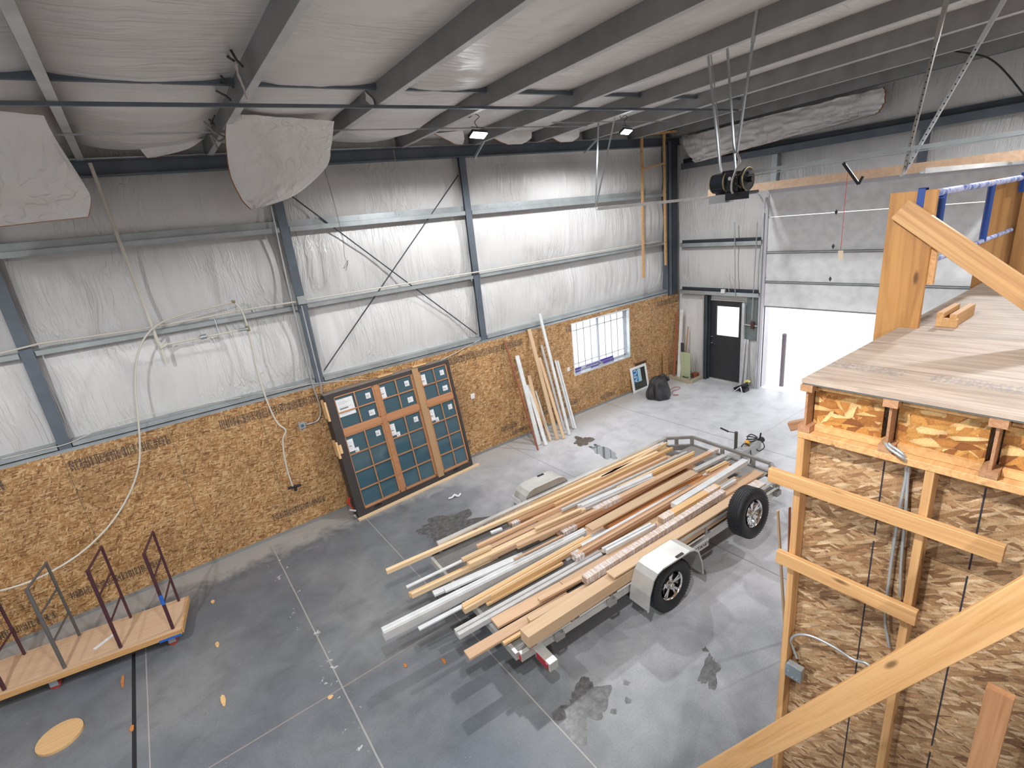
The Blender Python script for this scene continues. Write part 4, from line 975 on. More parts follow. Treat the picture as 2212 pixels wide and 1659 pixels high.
part('block', MB().box(-.035, .0, -.01, .06, 1.12, 1.42).box(-.0, .05, -.02, -.001, 1.2, 1.36), YELLOW, bk, bevel=.004); part('block', MB().box(-.035, .0, .09, .16, 1.15, 1.45), YELLOW, bk, bevel=.004)
for x, lab in ((1.0, 'orange wood packing block on top of the window units, near the conduit column'), (1.72, 'orange wood packing block on top of the window units, over the cardboard strip')):
    o = link('packing_block', MB().box(x, x+.30, -.03, .06, UH+.032, UH+.06).box(x+.01, x+.28, .08, .2, UH+.032, UH+.06), YELLOW, world=False, matx=wmat(0), bevel=.004); tag(o, lab, 'wood block', 'orange packing blocks on the window units')
brd('base_board', 'long pale board on the floor along the foot of the window units', 'board', (-9.99, -.60, .018), (-7.33, -.42, .018), .06, .035, PINE)
cl = thing('spring_clamp', 'orange and silver clamp at the lower side of the window units', 'clamp', matx=wmat(0))
part('jaws', MB().tube([(-.05, .02, .40), (-.09, .04, .30), (-.04, .05, .18)], .012, 8).tube([(-.05, .10, .38), (-.08, .12, .28)], .012, 8), RED, cl)
part('bar', MB().tube([(-.12, .0, .20), (-.02, .0, .14)], .018, 10).tube([(-.05, .03, .06), (-.02, .06, .0)], .02, 8), ALU, cl)
# =====================================================================  BOARDS LEANING ON THE WALL
G = 'boards leaning on the wall under the girt'
def lean(label, b, t_, w, th, m, name='leaning_board', face=(0,-1,0), grp=G):
    return brd(name, label, 'board', b, t_, w, th, m, up=face, group=grp)
lean('slim reddish strip leaning furthest toward the window units', (-6.07, -.84, .01), (-6.08, -.05, 2.33), .035, .02, REDW)
lean('broad white board leaning next to the reddish strip, tallest of the white pair', (-5.88, -.66, .01), (-5.80, -.045, 1.93), .10, .03, WHITEP)
lean('narrow white board lying against the broad white one', (-5.80, -.79, .01), (-5.60, -.06, 1.20), .085, .02, WHITEP)
lean('short pale wooden board with a white painted foot, behind the white pair', (-5.66, -.56, .01), (-5.52, -.04, 1.40), .09, .02, PINE)
lean('thin pale lath leaning beside the short pale board', (-5.60, -.70, .01), (-5.43, -.05, .93), .045, .015, PALE)
lean('second thin pale lath with a white edge beside the first', (-5.55, -.66, .01), (-5.39, -.06, 1.00), .03, .02, WHITEP)
lean('tall light wood board reaching up to the girt', (-5.44, -.76, .01), (-5.40, -.045, 2.44), .095, .025, PALE)
lean('lower light wood board crossing the foot of the tall one', (-5.31, -.83, .01), (-5.22, -.10, 1.75), .075, .02, PALE)
lean('tallest slim white trim reaching above the girt', (-5.09, -.77, .01), (-5.065, -.045, 2.72), .07, .03, WHITEP)
lean('shorter white trim standing behind the tallest one', (-5.00, -.50, .01), (-5.08, -.03, 2.0), .06, .02, GREYP)
t = thing('leaning_board', 'grooved white moulding pair leaning nearest the wall window', 'board', matx=frame_of((-4.79, -.62, .01), (-4.69, -.045, 1.55), (0,-1,0))[0], group=G)
part('strip', MB().box(0, 1.63, -.06, -.012, -.012, .012), WHITEP, t); part('strip', MB().box(0, 1.66, -.008, .012, -.012, .0), GREYP, t); part('strip', MB().box(.02, 1.65, .016, .05, -.012, .014), WHITEP, t)
# corner by the black door
Gc = 'boards standing in the corner by the black door'
def P_(v): return v
lean('tall white board standing in the corner by the black door', (-.50, -.36, .06), (-.16, -.22, 1.92), .09, .03, WHITEP, face=(-1,0,0), grp=Gc)
lean('tall red-brown board standing in the corner left of the white one', (-.55, -.24, .06), (-.2, -.10, 1.85), .05, .03, REDW, face=(-1,0,0), grp=Gc)
lean('thin brown lath behind the sage panel in the corner', (-.34, -.42, .06), (-.12, -.40, 1.45), .03, .015, BROWN, face=(-1,0,0), grp=Gc)
sg = thing('green_panel', 'sage green folded panel standing in the corner below the white board', 'panel', (-.44, -.50, .05), 0)
part('left_leaf', MB().box(0, .012, .0, .13, 0, .75), SAGE, sg); part('right_leaf', MB().box(.0, .012, -.19, -.004, 0, .75), SAGE, sg)
tag(link('grey_offcut', MB().box(-.40, -.385, -.46, -.36, .8, 1.05).box(-.40, -.385, -.44, -.38, .1, .8), STEEL_D), 'dark grey metal offcut peeping over the sage panel', 'offcut')
brd('floor_plate', 'pale olive floor plate board running out from the corner wall', 'board', (-.50, -.04, .045), (-.61, -.80, .045), .09, .085, OLIVE)
brd('floor_plate', 'pale olive floor plate board running along in front of the door jamb', 'board', (-.60, -.82, .045), (-.02, -.80, .045), .09, .085, OLIVE)
tag(link('wood_block', MB().box(-.2, -.06, -.72, -.58, .0, .16), REDW, bevel=.004), 'red-brown wood block on the floor in the corner by the door', 'wood block')
tag(link('osb_offcut', MB().beam((-.72, -.10, .04), (-.66, -.03, .78), .22, .012, up=(0,-1,0)), WALL_OSB), 'small strand board offcut leaning in the corner', 'offcut')
tag(link('wire_coil', MB().tube([(-.35+.15*math.cos(a*.5)+.01*(a % 3), -.55+.13*math.sin(a*.5), .10+.004*(a % 5)) for a in range(46)], .005, 5), BLACK), 'dark coil of wire lying on the floor in the corner frame', 'wire')
# small framed window with blue sticker
o_ = Vector((-2.15, -.17, .0)); X_ = Vector((.66, .02, 0)).normalized(); Z_ = Vector((0, .11, .68)).normalized(); Y_ = Z_.cross(X_)
SM = Matrix(((X_.x, Y_.x, Z_.x, o_.x), (X_.y, Y_.y, Z_.y, o_.y), (X_.z, Y_.z, Z_.z, o_.z), (0,0,0,1)))
sw = thing('framed_window', 'small white framed window with a blue sticker leaning on the wall by the black bag', 'window', matx=SM)
part('frame', MB().box(0, .07, 0, .05, 0, .70).box(.59, .66, 0, .05, 0, .70).box(.07, .59, 0, .05, 0, .07).box(.07, .59, 0, .05, .63, .70), WHITE, sw, bevel=.012)
gl = part('glass', MB().box(.07, .59, .02, .026, .07, .63), mat('smoky_glass', (.05,.05,.045), .1), sw)
stx = part('sticker', MB().box(.08, .27, .014, .019, .27, .62, 0).box(.27, .40, .014, .019, .27, .62, 1), [mat('sticker_blue', (.0,.17,.42), .5), mat('sticker_pale_blue', (.42,.60,.66), .6)], sw, label='blue and pale sticker with white letters')
tm = text_mb('AFU', .19, .001); tm.xform(Matrix.Translation((.175, .012, .445)) @ Matrix.Rotation(-math.pi/2, 4, 'Y') @ Matrix.Rotation(math.pi/2, 4, 'X')); part('sticker_letters', tm, LABEL, stx)
vt = thing('wall_vent', 'dark brown vent grille low in the strand board above the small framed window', 'vent', (-1.96, -.013, .60))
part('frame', MB().box(0, .53, -.015, 0, 0, .02).box(0, .53, -.015, 0, .17, .19).box(0, .02, -.015, 0, 0, .19).box(.51, .53, -.015, 0, 0, .19), BROWN, vt)
lo = MB()
for k in range(12): lo.box(.03+k*.04, .05+k*.04, -.01, 0, .02, .17)
part('louvres', lo, mat('dark_brown_louvre', (.06,.03,.02), .6), vt)
# rubbish bag
bg_ = MB()
def bagp(u, v):
    a = 2*math.pi*u; h = v
    r = .36*(1-.12*h)*(math.cos(h*math.pi/2*.98)**.28 if h < .995 else .08)
    r *= 1+.10*math.sin(3*a+1)+.05*math.sin(7*a+3*h)+.05*nz(math.cos(a)*3, math.sin(a)*3, h*3)
    r *= (.97+.03*math.sin(h*9))
    return (-1.93+r*math.cos(a)*1.0, -.80+r*math.sin(a)*.8, .005+.56*h+.03*nz(math.cos(a)*2, math.sin(a)*2, 9)*h)
bg_.grid(bagp, 72, 26)
BAG = mat('black_bin_liner', (.012,.013,.015), .25, 0, .7); n = N(BAG); n.bump(n.noise(n.mapping(n.coord(), (14, 14, 4)), 1, 5, .65, 1.5), .9, .03)
bo = thing('rubbish_bag', 'full shiny black plastic rubbish bag on the floor by the small framed window', 'bag', (-1.93, -.80, 0))
wpart('bag_body', bg_, BAG, bo)
wpart('knot', MB().tube(catmull([(-1.86, -.78, .50), (-1.78, -.81, .55), (-1.72, -.86, .50), (-1.66, -.89, .40)]), [.07, .05, .03, .045, .05]+[.05]*20 if 0 else .04, 8), BAG, bo)
tag(link('red_cord', MB().tube(catmull([(-1.62, -.75, .01), (-1.35, -.72, .012), (-1.12, -.68, .012), (-1.05, -.80, .012), (-1.2, -.86, .012), (-1.42, -.84, .012), (-1.60, -.98, .012), (-1.55, -1.12, .012), (-1.70, -1.05, .012)]), .006, 6), mat('dusty_red_cord', (.35,.07,.06), .6)), 'thin red cord lying on the floor behind the black bag', 'cord')
# =====================================================================  WALL BOXES, CONDUITS, HOSES
def plate(p, label, s=.055):
    t = thing('wall_switch', label, 'switch plate', p, group='white plates on the strand board')
    part('plate', MB().box(-s*.85, s*.85, -.008, 0, -s, s), WHITE, t, bevel=.003); part('insert', MB().box(-.012, .012, -.011, -.008, -.028, .028), LABEL, t)
plate((-7.02, -.012, 1.34), 'white blank plate on the strand board beside the window units')
plate((-4.30, -.012, 1.225), 'round-cornered white plate on the strand board beside the wall window', .05)
cb_ = thing('junction_box', 'square grey socket box on the strand board at the end of the bent conduit', 'electrical box', (-10.41, -.012, 1.815))
part('box', MB().box(-.055, .055, -.055, 0, -.055, .055), GALV, cb_, bevel=.004); part('socket', MB().tube([(0, -.055, 0), (0, -.062, 0)], .028, 16), mat('socket_blue', (.08,.12,.16), .5), cb_)
cb_ = thing('junction_box', 'square grey junction box on the column where the conduits cross', 'electrical box', tuple((-9.958, -0.050, 3.868)))
part('box', MB().box(-.06, .06, -.03, .03, -.06, .06), GALV_L, cb_, bevel=.004); part('cover', MB().box(-.064, .064, -.036, -.03, -.064, .064), GALV, cb_)
def tube(name, label, pts, r, m, cat='conduit', grp=None, k=5, sm=True):
    return tag(link(name, MB().tube(catmull(pts, k) if sm else pts, r, 8), m), label, cat, grp)
tube('conduit', 'steel conduit running down the column into the bent elbow of the socket box', [(-10.077, -0.030, 5.318), (-10.100, -0.030, 3.951), (-10.092, -0.030, 2.544), (-10.052, -0.035, 2.098), (-10.077, -0.035, 1.909), (-10.163, -0.035, 1.808), (-10.336, -0.035, 1.805)], .013, CONDUIT, k=4)
tube('conduit', 'steel conduit running straight down beside the column from the crossing box', [(-9.977, -0.050, 3.781), (-9.969, -0.050, 3.122), (-9.960, -0.050, 2.429), (-10.000, -0.050, 2.103)], .012, CONDUIT, sm=False)
tube('conduit', 'long white conduit along the middle girt toward the cart side', [(-10.040, -0.045, 3.852), (-10.594, -0.045, 3.862), (-12.153, -0.045, 3.836), (-13.187, -0.045, 3.871), (-13.547, -0.060, 3.837), (-16.5, -.045, 3.77)], .013, CREAM, sm=False)
tube('conduit', 'bright conduit along the middle girt from the junction box toward the garage corner', [(-9.879, -0.045, 3.854), (-6.5, -.045, 3.84), (-3.0, -.045, 3.84), (-.9, -.045, 3.84)], .013, CREAM, sm=False)
pv = thing('pvc_pipe', 'white plastic drop pipe with a horizontal branch and elbow on the wall', 'pipe', (-11.987, -0.100, 3.554))
wpart('drop', MB().tube([(-12.078, -0.200, 5.941), (-11.987, -0.100, 3.554)], .022, 10), CREAM, pv)
wpart('elbow', MB().tube([(-11.987, -0.100, 3.634), (-11.975, -0.100, 3.538), (-11.884, -0.100, 3.584)], .032, 10).tube([(-11.975, -0.100, 3.538), (-11.974, -0.100, 3.313)], .02, 10), CREAM, pv)
wpart('branch', MB().tube([(-11.898, -0.110, 3.575), (-11.493, -0.110, 3.581), (-11.064, -0.110, 3.580), (-10.821, -0.110, 3.573)], .016, 10), CREAM, pv)
wpart('valve', MB().tube([(-11.481, -0.120, 3.586), (-11.396, -0.120, 3.589)], .036, 10), GALV, pv)
wpart('coupler', MB().tube([(-10.962, -0.120, 3.588), (-10.834, -0.120, 3.583)], .022, 10), GALV, pv)
wpart('strap', MB().tube([(-11.229, -0.020, 3.795), (-11.228, -0.120, 3.581)], .008, 6), GALV, pv)
tube('air_hose', 'long white air hose hanging in a wide arc down to the cart', [(-10.922, -0.080, 4.008), (-11.208, -0.100, 3.984), (-11.572, -0.120, 3.952), (-11.858, -0.150, 3.897), (-12.077, -0.170, 3.768), (-12.250, -0.180, 3.527), (-12.391, -0.180, 3.131), (-12.484, -0.180, 2.679), (-12.571, -0.180, 2.284), (-12.675, -0.200, 1.968), (-12.866, -0.220, 1.649), (-13.164, -0.300, 1.337), (-13.525, -0.400, 1.124), (-13.875, -0.500, 1.042), (-14.172, -0.600, 1.058), (-14.537, -0.700, 1.167)], .013, CREAM, 'hose', 'white air hoses')
t = thing('air_hose', 'shorter white air hose hanging to a black blow gun', 'hose', (-10.922, -0.080, 4.008), group='white air hoses')
wpart('hose', MB().tube(catmull([(-10.922, -0.080, 4.008), (-10.854, -0.100, 3.857), (-10.836, -0.110, 3.619), (-10.844, -0.110, 3.292), (-10.861, -0.120, 2.923), (-10.847, -0.120, 2.439), (-10.784, -0.120, 2.018), (-10.687, -0.120, 1.845), (-10.765, -0.120, 1.697), (-10.808, -0.120, 1.417), (-10.818, -0.120, 1.119), (-10.805, -0.120, 0.849)]), .013, 8), CREAM, t)
wpart('coupler', MB().tube([(-10.841, -0.110, 3.627), (-10.828, -0.110, 3.545)], .024, 8).tube([(-10.950, -0.080, 4.020), (-10.905, -0.080, 3.998)], .02, 8), BRASS, t)
wpart('blow_gun', MB().tube([(-10.883, -0.120, 0.838), (-10.673, -0.120, 0.820)], .022, 10).tube([(-10.777, -0.120, 0.837), (-10.771, -0.140, 0.753)], .024, 8), DARKM, t)
# loose cables along the girt above the strand board
tube('loose_cable', 'thin loose cable sagging along the lowest girt above the cart', [(-13.956, -0.020, 2.528), (-13.577, -0.020, 2.518), (-13.292, -0.020, 2.516), (-12.915, -0.030, 2.607), (-12.537, -0.020, 2.640), (-11.919, -0.020, 2.604), (-11.177, -0.020, 2.546)], .006, CREAM, 'cable', 'loose cables on the girts')
tube('loose_cable', 'thin loose cable running from the girt to the top of the window units', [(-10.911, -0.030, 2.533), (-10.346, -0.030, 2.492), (-9.899, -0.040, 2.443), (-9.195, -0.080, 2.309)], .005, CREAM, 'cable', 'loose cables on the girts')
tube('loose_cable', 'thin loose cable drooping from the first column foot along the strand board', [(-7.637, -0.030, 2.279), (-7.275, -0.030, 2.345), (-6.985, -0.020, 2.411), (-6.693, -0.020, 2.472)], .006, CREAM, 'cable', 'loose cables on the girts')
tube('hanging_wire', 'thin dark wire with a tangled end hanging in front of the X braced bay', [(-9.145, -0.060, 6.126), (-9.210, -0.200, 5.826), (-9.184, -0.250, 5.275), (-9.162, -0.250, 4.742), (-9.187, -0.250, 4.474), (-9.169, -0.250, 4.338), (-9.245, -0.250, 4.274), (-9.142, -0.250, 4.395), (-9.215, -0.250, 4.232)], .003, BLACK, 'wire', 'hanging wires')
tube('hanging_wire', 'thin pale wire hanging from the rafter beside the first flood light', [(-7.959, -0.120, 6.081), (-7.971, -0.120, 5.659), (-8.011, -0.100, 5.213), (-7.999, -0.100, 5.090)], .003, CREAM, 'wire', 'hanging wires')
# =====================================================================  TALL TIMBER LADDER FRAME IN THE CORNER
lad = thing('timber_ladder', 'tall ladder-like timber frame hanging in the corner by the upper girts', 'timber frame', (-1.6, -.15, 3.0))
wpart('upright', MB().beam((-1.609, -0.150, 6.300), (-1.656, -0.150, 3.013), .06, .04, up=(0,1,0)), SPRUCE_OR, lad, bevel=.002)
wpart('upright', MB().beam((-0.777, -0.150, 6.458), (-0.753, -0.150, 3.208), .06, .04, up=(0,1,0)), SPRUCE_OR, lad, bevel=.002)
wpart('rung', MB().beam((-1.683, -0.190, 5.587), (-0.843, -0.190, 5.691), .04, .04), SPRUCE_OR, lad, bevel=.002)
wpart('top_rail', MB().beam((-1.690, -0.190, 6.322), (0.211, -0.190, 6.462), .04, .05), SPRUCE_OR, lad, bevel=.002)
# =====================================================================  TRACK HANGERS AND DOOR OPENER
def angle_iron(a, b, m=GALV, w=.035):
    a, b = Vector(a), Vector(b); mb = MB(); L = (b-a).length
    mb.beam(a, b, w, .003, up=(1,0,0)); mb.beam(a, b, .003, w, up=(1,0,0), off=(w/2, -w/2))
    k = int(L/.045)
    for i in range(1, k):
        p = a.lerp(b, i/k); mb.tube([p+Vector((-.0035, 0, 0)), p+Vector((.0035, 0, 0))], .006, 6, 1)
    return mb
h1 = thing('track_hanger', 'V shaped pair of perforated irons holding the door track end near the timber ladder', 'hanger', (-5.300, -2.144, 4.777), group='perforated iron hangers')
e0 = (-5.460, -2.300, 4.790)
wpart('iron', angle_iron((-4.712, -1.741, 6.200), e0), [GALV, BLACK], h1); wpart('iron', angle_iron((-4.766, -2.172, 6.200), e0), [GALV_L, BLACK], h1)
h2 = thing('track_hanger', 'long pair of perforated irons in front of the door beam, one very bright', 'hanger', (-6.300, -6.905, 4.778), group='perforated iron hangers')
e2 = (-6.300, -6.896, 4.771)
wpart('iron', angle_iron((-6.300, -7.005, 5.738), e2, w=.03), [ALU_D, BLACK], h2); wpart('iron', angle_iron((-6.300, -7.284, 5.655), (-6.300, -6.913, 4.796), w=.03), [GALV_L, BLACK], h2)
# continue the irons up to the purlin
wpart('iron', MB().beam((-6.300, -7.005, 5.738), (-6.300, -7.044, 6.080), .03, .03), ALU_D, h2); wpart('iron', MB().beam((-6.300, -7.284, 5.655), (-6.300, -7.409, 5.949), .03, .03), GALV_L, h2)
wpart('hook', MB().tube(catmull([(-6.300, -6.907, 4.793), (-6.300, -6.903, 4.763), (-6.300, -6.871, 4.744)]), .012, 8), GALV_L, h2)
op = thing('door_opener', 'black garage door opener motor with a round belt pulley hanging on perforated irons', 'door opener', (-6.300, -5.266, 4.908))
OM = Matrix.Translation((-6.300, -5.266, 4.889)); WM[op] = OM; op.matrix_basis = OM
# local axes: y toward +y(left in view), -y right
part('backplate', MB().box(.05, .06, .10, .24, -.13, .10), BLACK, op)
part('motor', MB().tube([(0, .22, .0), (0, .02, .0)], .105, 24), mat('navy_motor_shell', (.02,.028,.045), .3, .4), op)
part('motor_band', MB().tube([(0, .225, 0), (0, .215, 0)], .11, 24).tube([(0, .06, 0), (0, .04, 0)], .112, 24), BRASS, op)
part('gear_housing', MB().box(-.10, .08, -.12, .02, -.12, .10).box(-.06, .06, -.02, .10, .08, .12), DARKM, op, bevel=.01)
part('pulley', MB().tube([(-.0, -.16, .0), (-.0, -.19, .0)], .125, 28).tube([(0, -.19, 0), (0, -.24, .0)], .03, 12), DARKM, op)
part('pulley_rim', MB().tube([(.125*math.cos(a*math.pi/14), -.19, .125*math.sin(a*math.pi/14)) for a in range(29)], .008, 6), BRASS, op)
part('drive_belt', MB().tube([(-.10, -.10, .03), (-.02, -.175, .125)], .007, 6).tube([(-.10, -.10, -.03), (-.02, -.175, -.125)], .007, 6), BRASS, op)
part('chassis', MB().box(-.10, .10, -.26, .02, -.15, -.12).box(-.104, -.10, -.26, .02, -.20, -.12), DARKM, op)
part('cover_panel', MB().box(-.08, .10, .03, .24, -.22, -.132), steel('grey_opener_cover', (.33,.34,.36)), op)
part('screws', MB().tube([(-.104, -.03, .03), (-.108, -.03, .03)], .02, 10).tube([(-.104, -.10, .06), (-.108, -.10, .06)], .012, 8), ALU, op)
wpart('iron', angle_iron((-6.300, -4.937, 6.230), (-6.300, -5.120, 5.006), w=.032), [GALV, BLACK], op); wpart('iron', angle_iron((-6.300, -5.163, 6.232), (-6.300, -5.310, 4.903), w=.028), [GALV, BLACK], op)
wpart('iron', angle_iron((-6.300, -5.445, 6.203), (-6.300, -5.311, 5.182), w=.032), [GALV, BLACK], op); wpart('iron', MB().beam((-6.300, -5.445, 6.203), (-6.300, -5.496, 6.557), .032, .032), GALV, op)
wpart('power_cable', MB().tube(catmull([(-6.350, -5.003, 6.216), (-6.350, -5.049, 5.928), (-6.350, -5.111, 5.453), (-6.350, -5.157, 5.003)]), .007, 6).tube(catmull([(-6.380, -5.358, 5.175), (-6.400, -5.406, 5.075), (-6.420, -5.377, 4.995), (-6.420, -5.337, 4.895), (-6.420, -5.330, 4.799), (-6.420, -5.353, 4.757)]), .012, 8), ALU_D, op)
wpart('trolley_rail', MB().beam((-6.300, -5.470, 4.960), (-6.300, -7.963, 4.958), .05, .035).beam((-6.300, -5.472, 4.921), (-6.300, -7.967, 4.937), .01, .01), GALV, op)
wpart('door_arm', MB().beam((-6.320, -6.408, 4.918), (-6.320, -6.557, 4.711), .02, .025).beam((-6.320, -6.557, 4.711), (-6.320, -6.585, 4.777), .018, .02), DARKM, op)
wpart('release_cord', MB().tube([(-6.330, -6.457, 4.818), (-6.330, -6.457, 4.461), (-6.330, -6.460, 4.110)], .0025, 6), RED, op, label='thin red release cord')
wpart('release_tag', MB().beam((-6.330, -6.460, 4.105), (-6.330, -6.464, 4.015), .045, .006, up=(1,0,0)), mat('cream_tag', (.72,.60,.45), .7), op, label='cream tag at the end of the red cord')
tube('loose_cable', 'black cable drooping from the last purlins down the garage wall by the bright iron', [(-0.700, -4.891, 7.104), (-0.700, -5.245, 6.744), (-0.700, -5.624, 6.556), (-0.700, -5.979, 6.392), (-0.700, -6.158, 6.249), (-0.600, -6.326, 6.026), (-0.500, -6.597, 5.623), (-0.400, -7.039, 5.033)], .012, BLACK, 'cable')
# door-side switch and conduits
sb = thing('switch_box', 'small dark red control box beside the black door with conduit arms', 'control box', (-0.050, -2.199, 1.684))
wpart('box', MB().beam((-0.050, -2.197, 1.742), (-0.050, -2.193, 1.566), .08, .06, up=(1,0,0)), mat('dark_red_box', (.08,.03,.03), .5), sb); wpart('conduit_arm', MB().tube([(-0.060, -2.002, 1.655), (-0.050, -2.153, 1.644)], .012, 8).tube([(-0.050, -2.249, 1.642), (-0.050, -2.331, 1.639)], .012, 8), CREAM, sb)
for i, (a, b, lab) in enumerate((((-0.120, -1.677, 4.149), (-0.120, -1.752, 2.365), 'thin vertical conduit over the black door'), ((-0.120, -2.239, 4.114), (-0.080, -2.187, 1.806), 'thin vertical conduit beside the garage door track'))):
    tube('conduit', lab+', on the garage wall', [a, b], .011, CONDUIT, sm=False)
bx = thing('junction_box', 'small white box on the girt over the black door', 'electrical box', (-0.130, -1.428, 2.480)); part('box', MB().box(-.03, .03, -.05, .05, -.05, .05), WHITE, bx, bevel=.004); part('knockout', MB().tube([(-.03, 0, 0), (-.033, 0, 0)], .012, 10), LIGHTINK, bx)
tube('loose_cable', 'thin cable standing up from the girt over the black door', [(-0.120, -1.586, 2.473), (-0.120, -1.527, 2.762), (-0.120, -1.484, 2.934), (-0.120, -1.520, 3.014)], .006, CREAM, 'cable', 'loose cables on the girts')
# leaning galvanised strips and debris at the door
for i, (a, b, lab) in enumerate((((-.22, -2.03, .01), (-.04, -2.02, 1.28), 'galvanised channel leaning beside the black door, nearest the stud'), ((-.17, -2.12, .01), (-.03, -2.08, 1.27), 'second galvanised channel leaning beside the black door'))):
    brd('metal_channel', lab, 'metal channel', a, b, .055, .03, GALV_L, up=(-1,0,0), group='galvanised channels by the black door')
db = thing('scrap_pile', 'small pile of gloves, brackets and scraps on the floor between the doors', 'scraps', (-.35, -2.15, 0))
part('dark_scrap', MB().beam((-.1, .15, .03), (.12, -.1, .16), .12, .06).box(-.1, .1, -.14, .02, 0, .09), DARKM, db); part('bracket', MB().beam((-.2, .1, .01), (-.1, -.02, .14), .02, .01).beam((-.1, -.02, .14), (-.13, -.08, .01), .02, .01), WHITE, db)
part('yellow_glove', MB().tube(catmull([(.15, .02, .18), (.18, -.04, .22), (.20, -.10, .19)]), .035, 8), mat('pale_yellow', (.6,.6,.2), .7), db)
# =====================================================================  INSULATION FLAPS
def sheet(rows, nu=26, k=5, amp=.02, thick=None, bul=0, ax=(0,-1,0), fr=6, seed=0):
    Ls = catmull([r[0] for r in rows], k); Rs = catmull([r[1] for r in rows], k); n_ = len(Ls)-1; ax = Vector(ax)
    def f(u, v):
        t = v*n_; i = min(int(t), n_-1); q = t-i; L = Ls[i].lerp(Ls[i+1], q); R_ = Rs[i].lerp(Rs[i+1], q)
        p = L.lerp(R_, u); b = math.sin(math.pi*u)**.6*math.sin(math.pi*min(1, v*.9+.08))
        return p+ax*(bul*b+amp*(nz(u*fr+seed, v*fr*1.4)+.6*nz(u*fr*2.5+v*3, v*fr*2, seed)))
    return f, nu, n_
def flap(name, label, rows, m=VINYLX, thick=.05, edge=None, **k):
    f, nu, nv = sheet(rows, **k); t = thing(name, label, 'insulation', tuple(f(.5, .0)))
    wpart('facing', MB().grid(f, nu, nv), m, t)
    off = Vector(k.get('ax', (0,-1,0)))*-thick
    wpart('fibre_backing', MB().grid(lambda u, v: f(u, v)+off*(1+.3*nz(u*9, v*9)), nu, nv).grid(lambda u, v: f(0, v)+off*u, 2, nv).grid(lambda u, v: f(1, v)+off*u, 2, nv).grid(lambda u, v: f(u, 1)+off*v, nu, 2), ORFIBRE if edge is None else edge, t)
    return t
flap('torn_insulation', 'big torn white insulation flap hanging down from the ceiling with an orange fibre edge',
     [((-10.730, -2.000, 6.146), (-9.606, -2.100, 6.075)), ((-10.758, -1.700, 5.950), (-9.553, -1.700, 5.889)), ((-10.758, -1.450, 5.613), (-9.600, -1.450, 5.650)), ((-10.694, -1.350, 5.356), (-10.026, -1.350, 5.347)), ((-10.604, -1.300, 5.206), (-10.469, -1.300, 5.219))], bul=.10, amp=.035, k=8, nu=40, seed=2, thick=.07)
flap('insulation_bag', 'huge glossy white insulation bag drooping under the ceiling at the picture edge',
     [((-12.972, -2.200, 6.091), (-12.274, -2.200, 6.047)), ((-13.080, -2.000, 5.891), (-12.257, -2.000, 5.893)), ((-13.233, -1.800, 5.552), (-12.165, -1.800, 5.513)), ((-13.338, -1.600, 5.361), (-12.158, -1.600, 5.391)), ((-13.422, -1.500, 5.169), (-12.233, -1.500, 5.229))], bul=.16, amp=.03, k=8, nu=40, seed=9, thick=.10, fr=4)
flap('torn_insulation', 'small triangular insulation flap hanging over the rafter beyond the drop pipe',
     [((-11.560, -0.450, 6.138), (-10.800, -0.450, 6.172)), ((-11.523, -0.400, 6.045), (-11.012, -0.400, 6.058)), ((-11.480, -0.350, 5.966), (-11.394, -0.350, 5.970))], amp=.012, k=4, seed=5, thick=.03)
flap('crumpled_insulation', 'crumpled grey-white insulation stuffed along the top of the garage wall',
     [((-0.220, -0.278, 6.273), (-0.220, -4.534, 6.339)), ((-0.320, -0.403, 6.020), (-0.300, -4.611, 6.138)), ((-0.280, -0.535, 5.788), (-0.260, -4.529, 5.960)), ((-0.160, -0.585, 5.630), (-0.160, -4.411, 5.911))], amp=.10, k=6, nu=90, seed=4, thick=.06, ax=(-1,0,0), fr=9)
flap('torn_insulation', 'loose white insulation corner tucked beside the first flood light',
     [((-7.353, -0.500, 6.257), (-6.778, -0.500, 6.306)), ((-7.063, -0.350, 6.199), (-6.673, -0.350, 6.201)), ((-6.830, -0.300, 6.119), (-6.685, -0.300, 6.118))], amp=.02, k=4, nu=12, seed=7, thick=.03)
flap('torn_insulation', 'rounded white insulation bulge over the rafter right after the first flood light',
     [((-6.132, -0.450, 6.307), (-5.214, -0.450, 6.365)), ((-6.031, -0.400, 6.193), (-5.169, -0.400, 6.212)), ((-5.706, -0.350, 6.107), (-5.371, -0.350, 6.114))], amp=.02, k=4, nu=14, seed=17, thick=.03, bul=.06)
flap('torn_insulation', 'rounded white insulation bulge over the rafter before the track hanger',
     [((-4.702, -0.450, 6.322), (-3.915, -0.450, 6.364)), ((-4.608, -0.400, 6.214), (-3.904, -0.400, 6.234)), ((-4.358, -0.350, 6.147), (-4.048, -0.350, 6.155))], amp=.02, k=4, nu=14, seed=27, thick=.03, bul=.06)
st_ = thing('torn_facing', 'hanging pinkish strip with torn black tape on the purlin above the insulation flap', 'torn strip', (-10.777, -3.200, 6.321))
wpart('strip', MB().grid(lambda u, v: Vector((-10.860, -3.468, 6.206)).lerp(Vector((-10.860, -3.605, 5.917)), v)+Vector((.01*nz(v*5), (u-.5)*.10*(1-.5*v), 0)), 4, 14), mat('pinkish_facing', (.55,.47,.45), .6), st_)
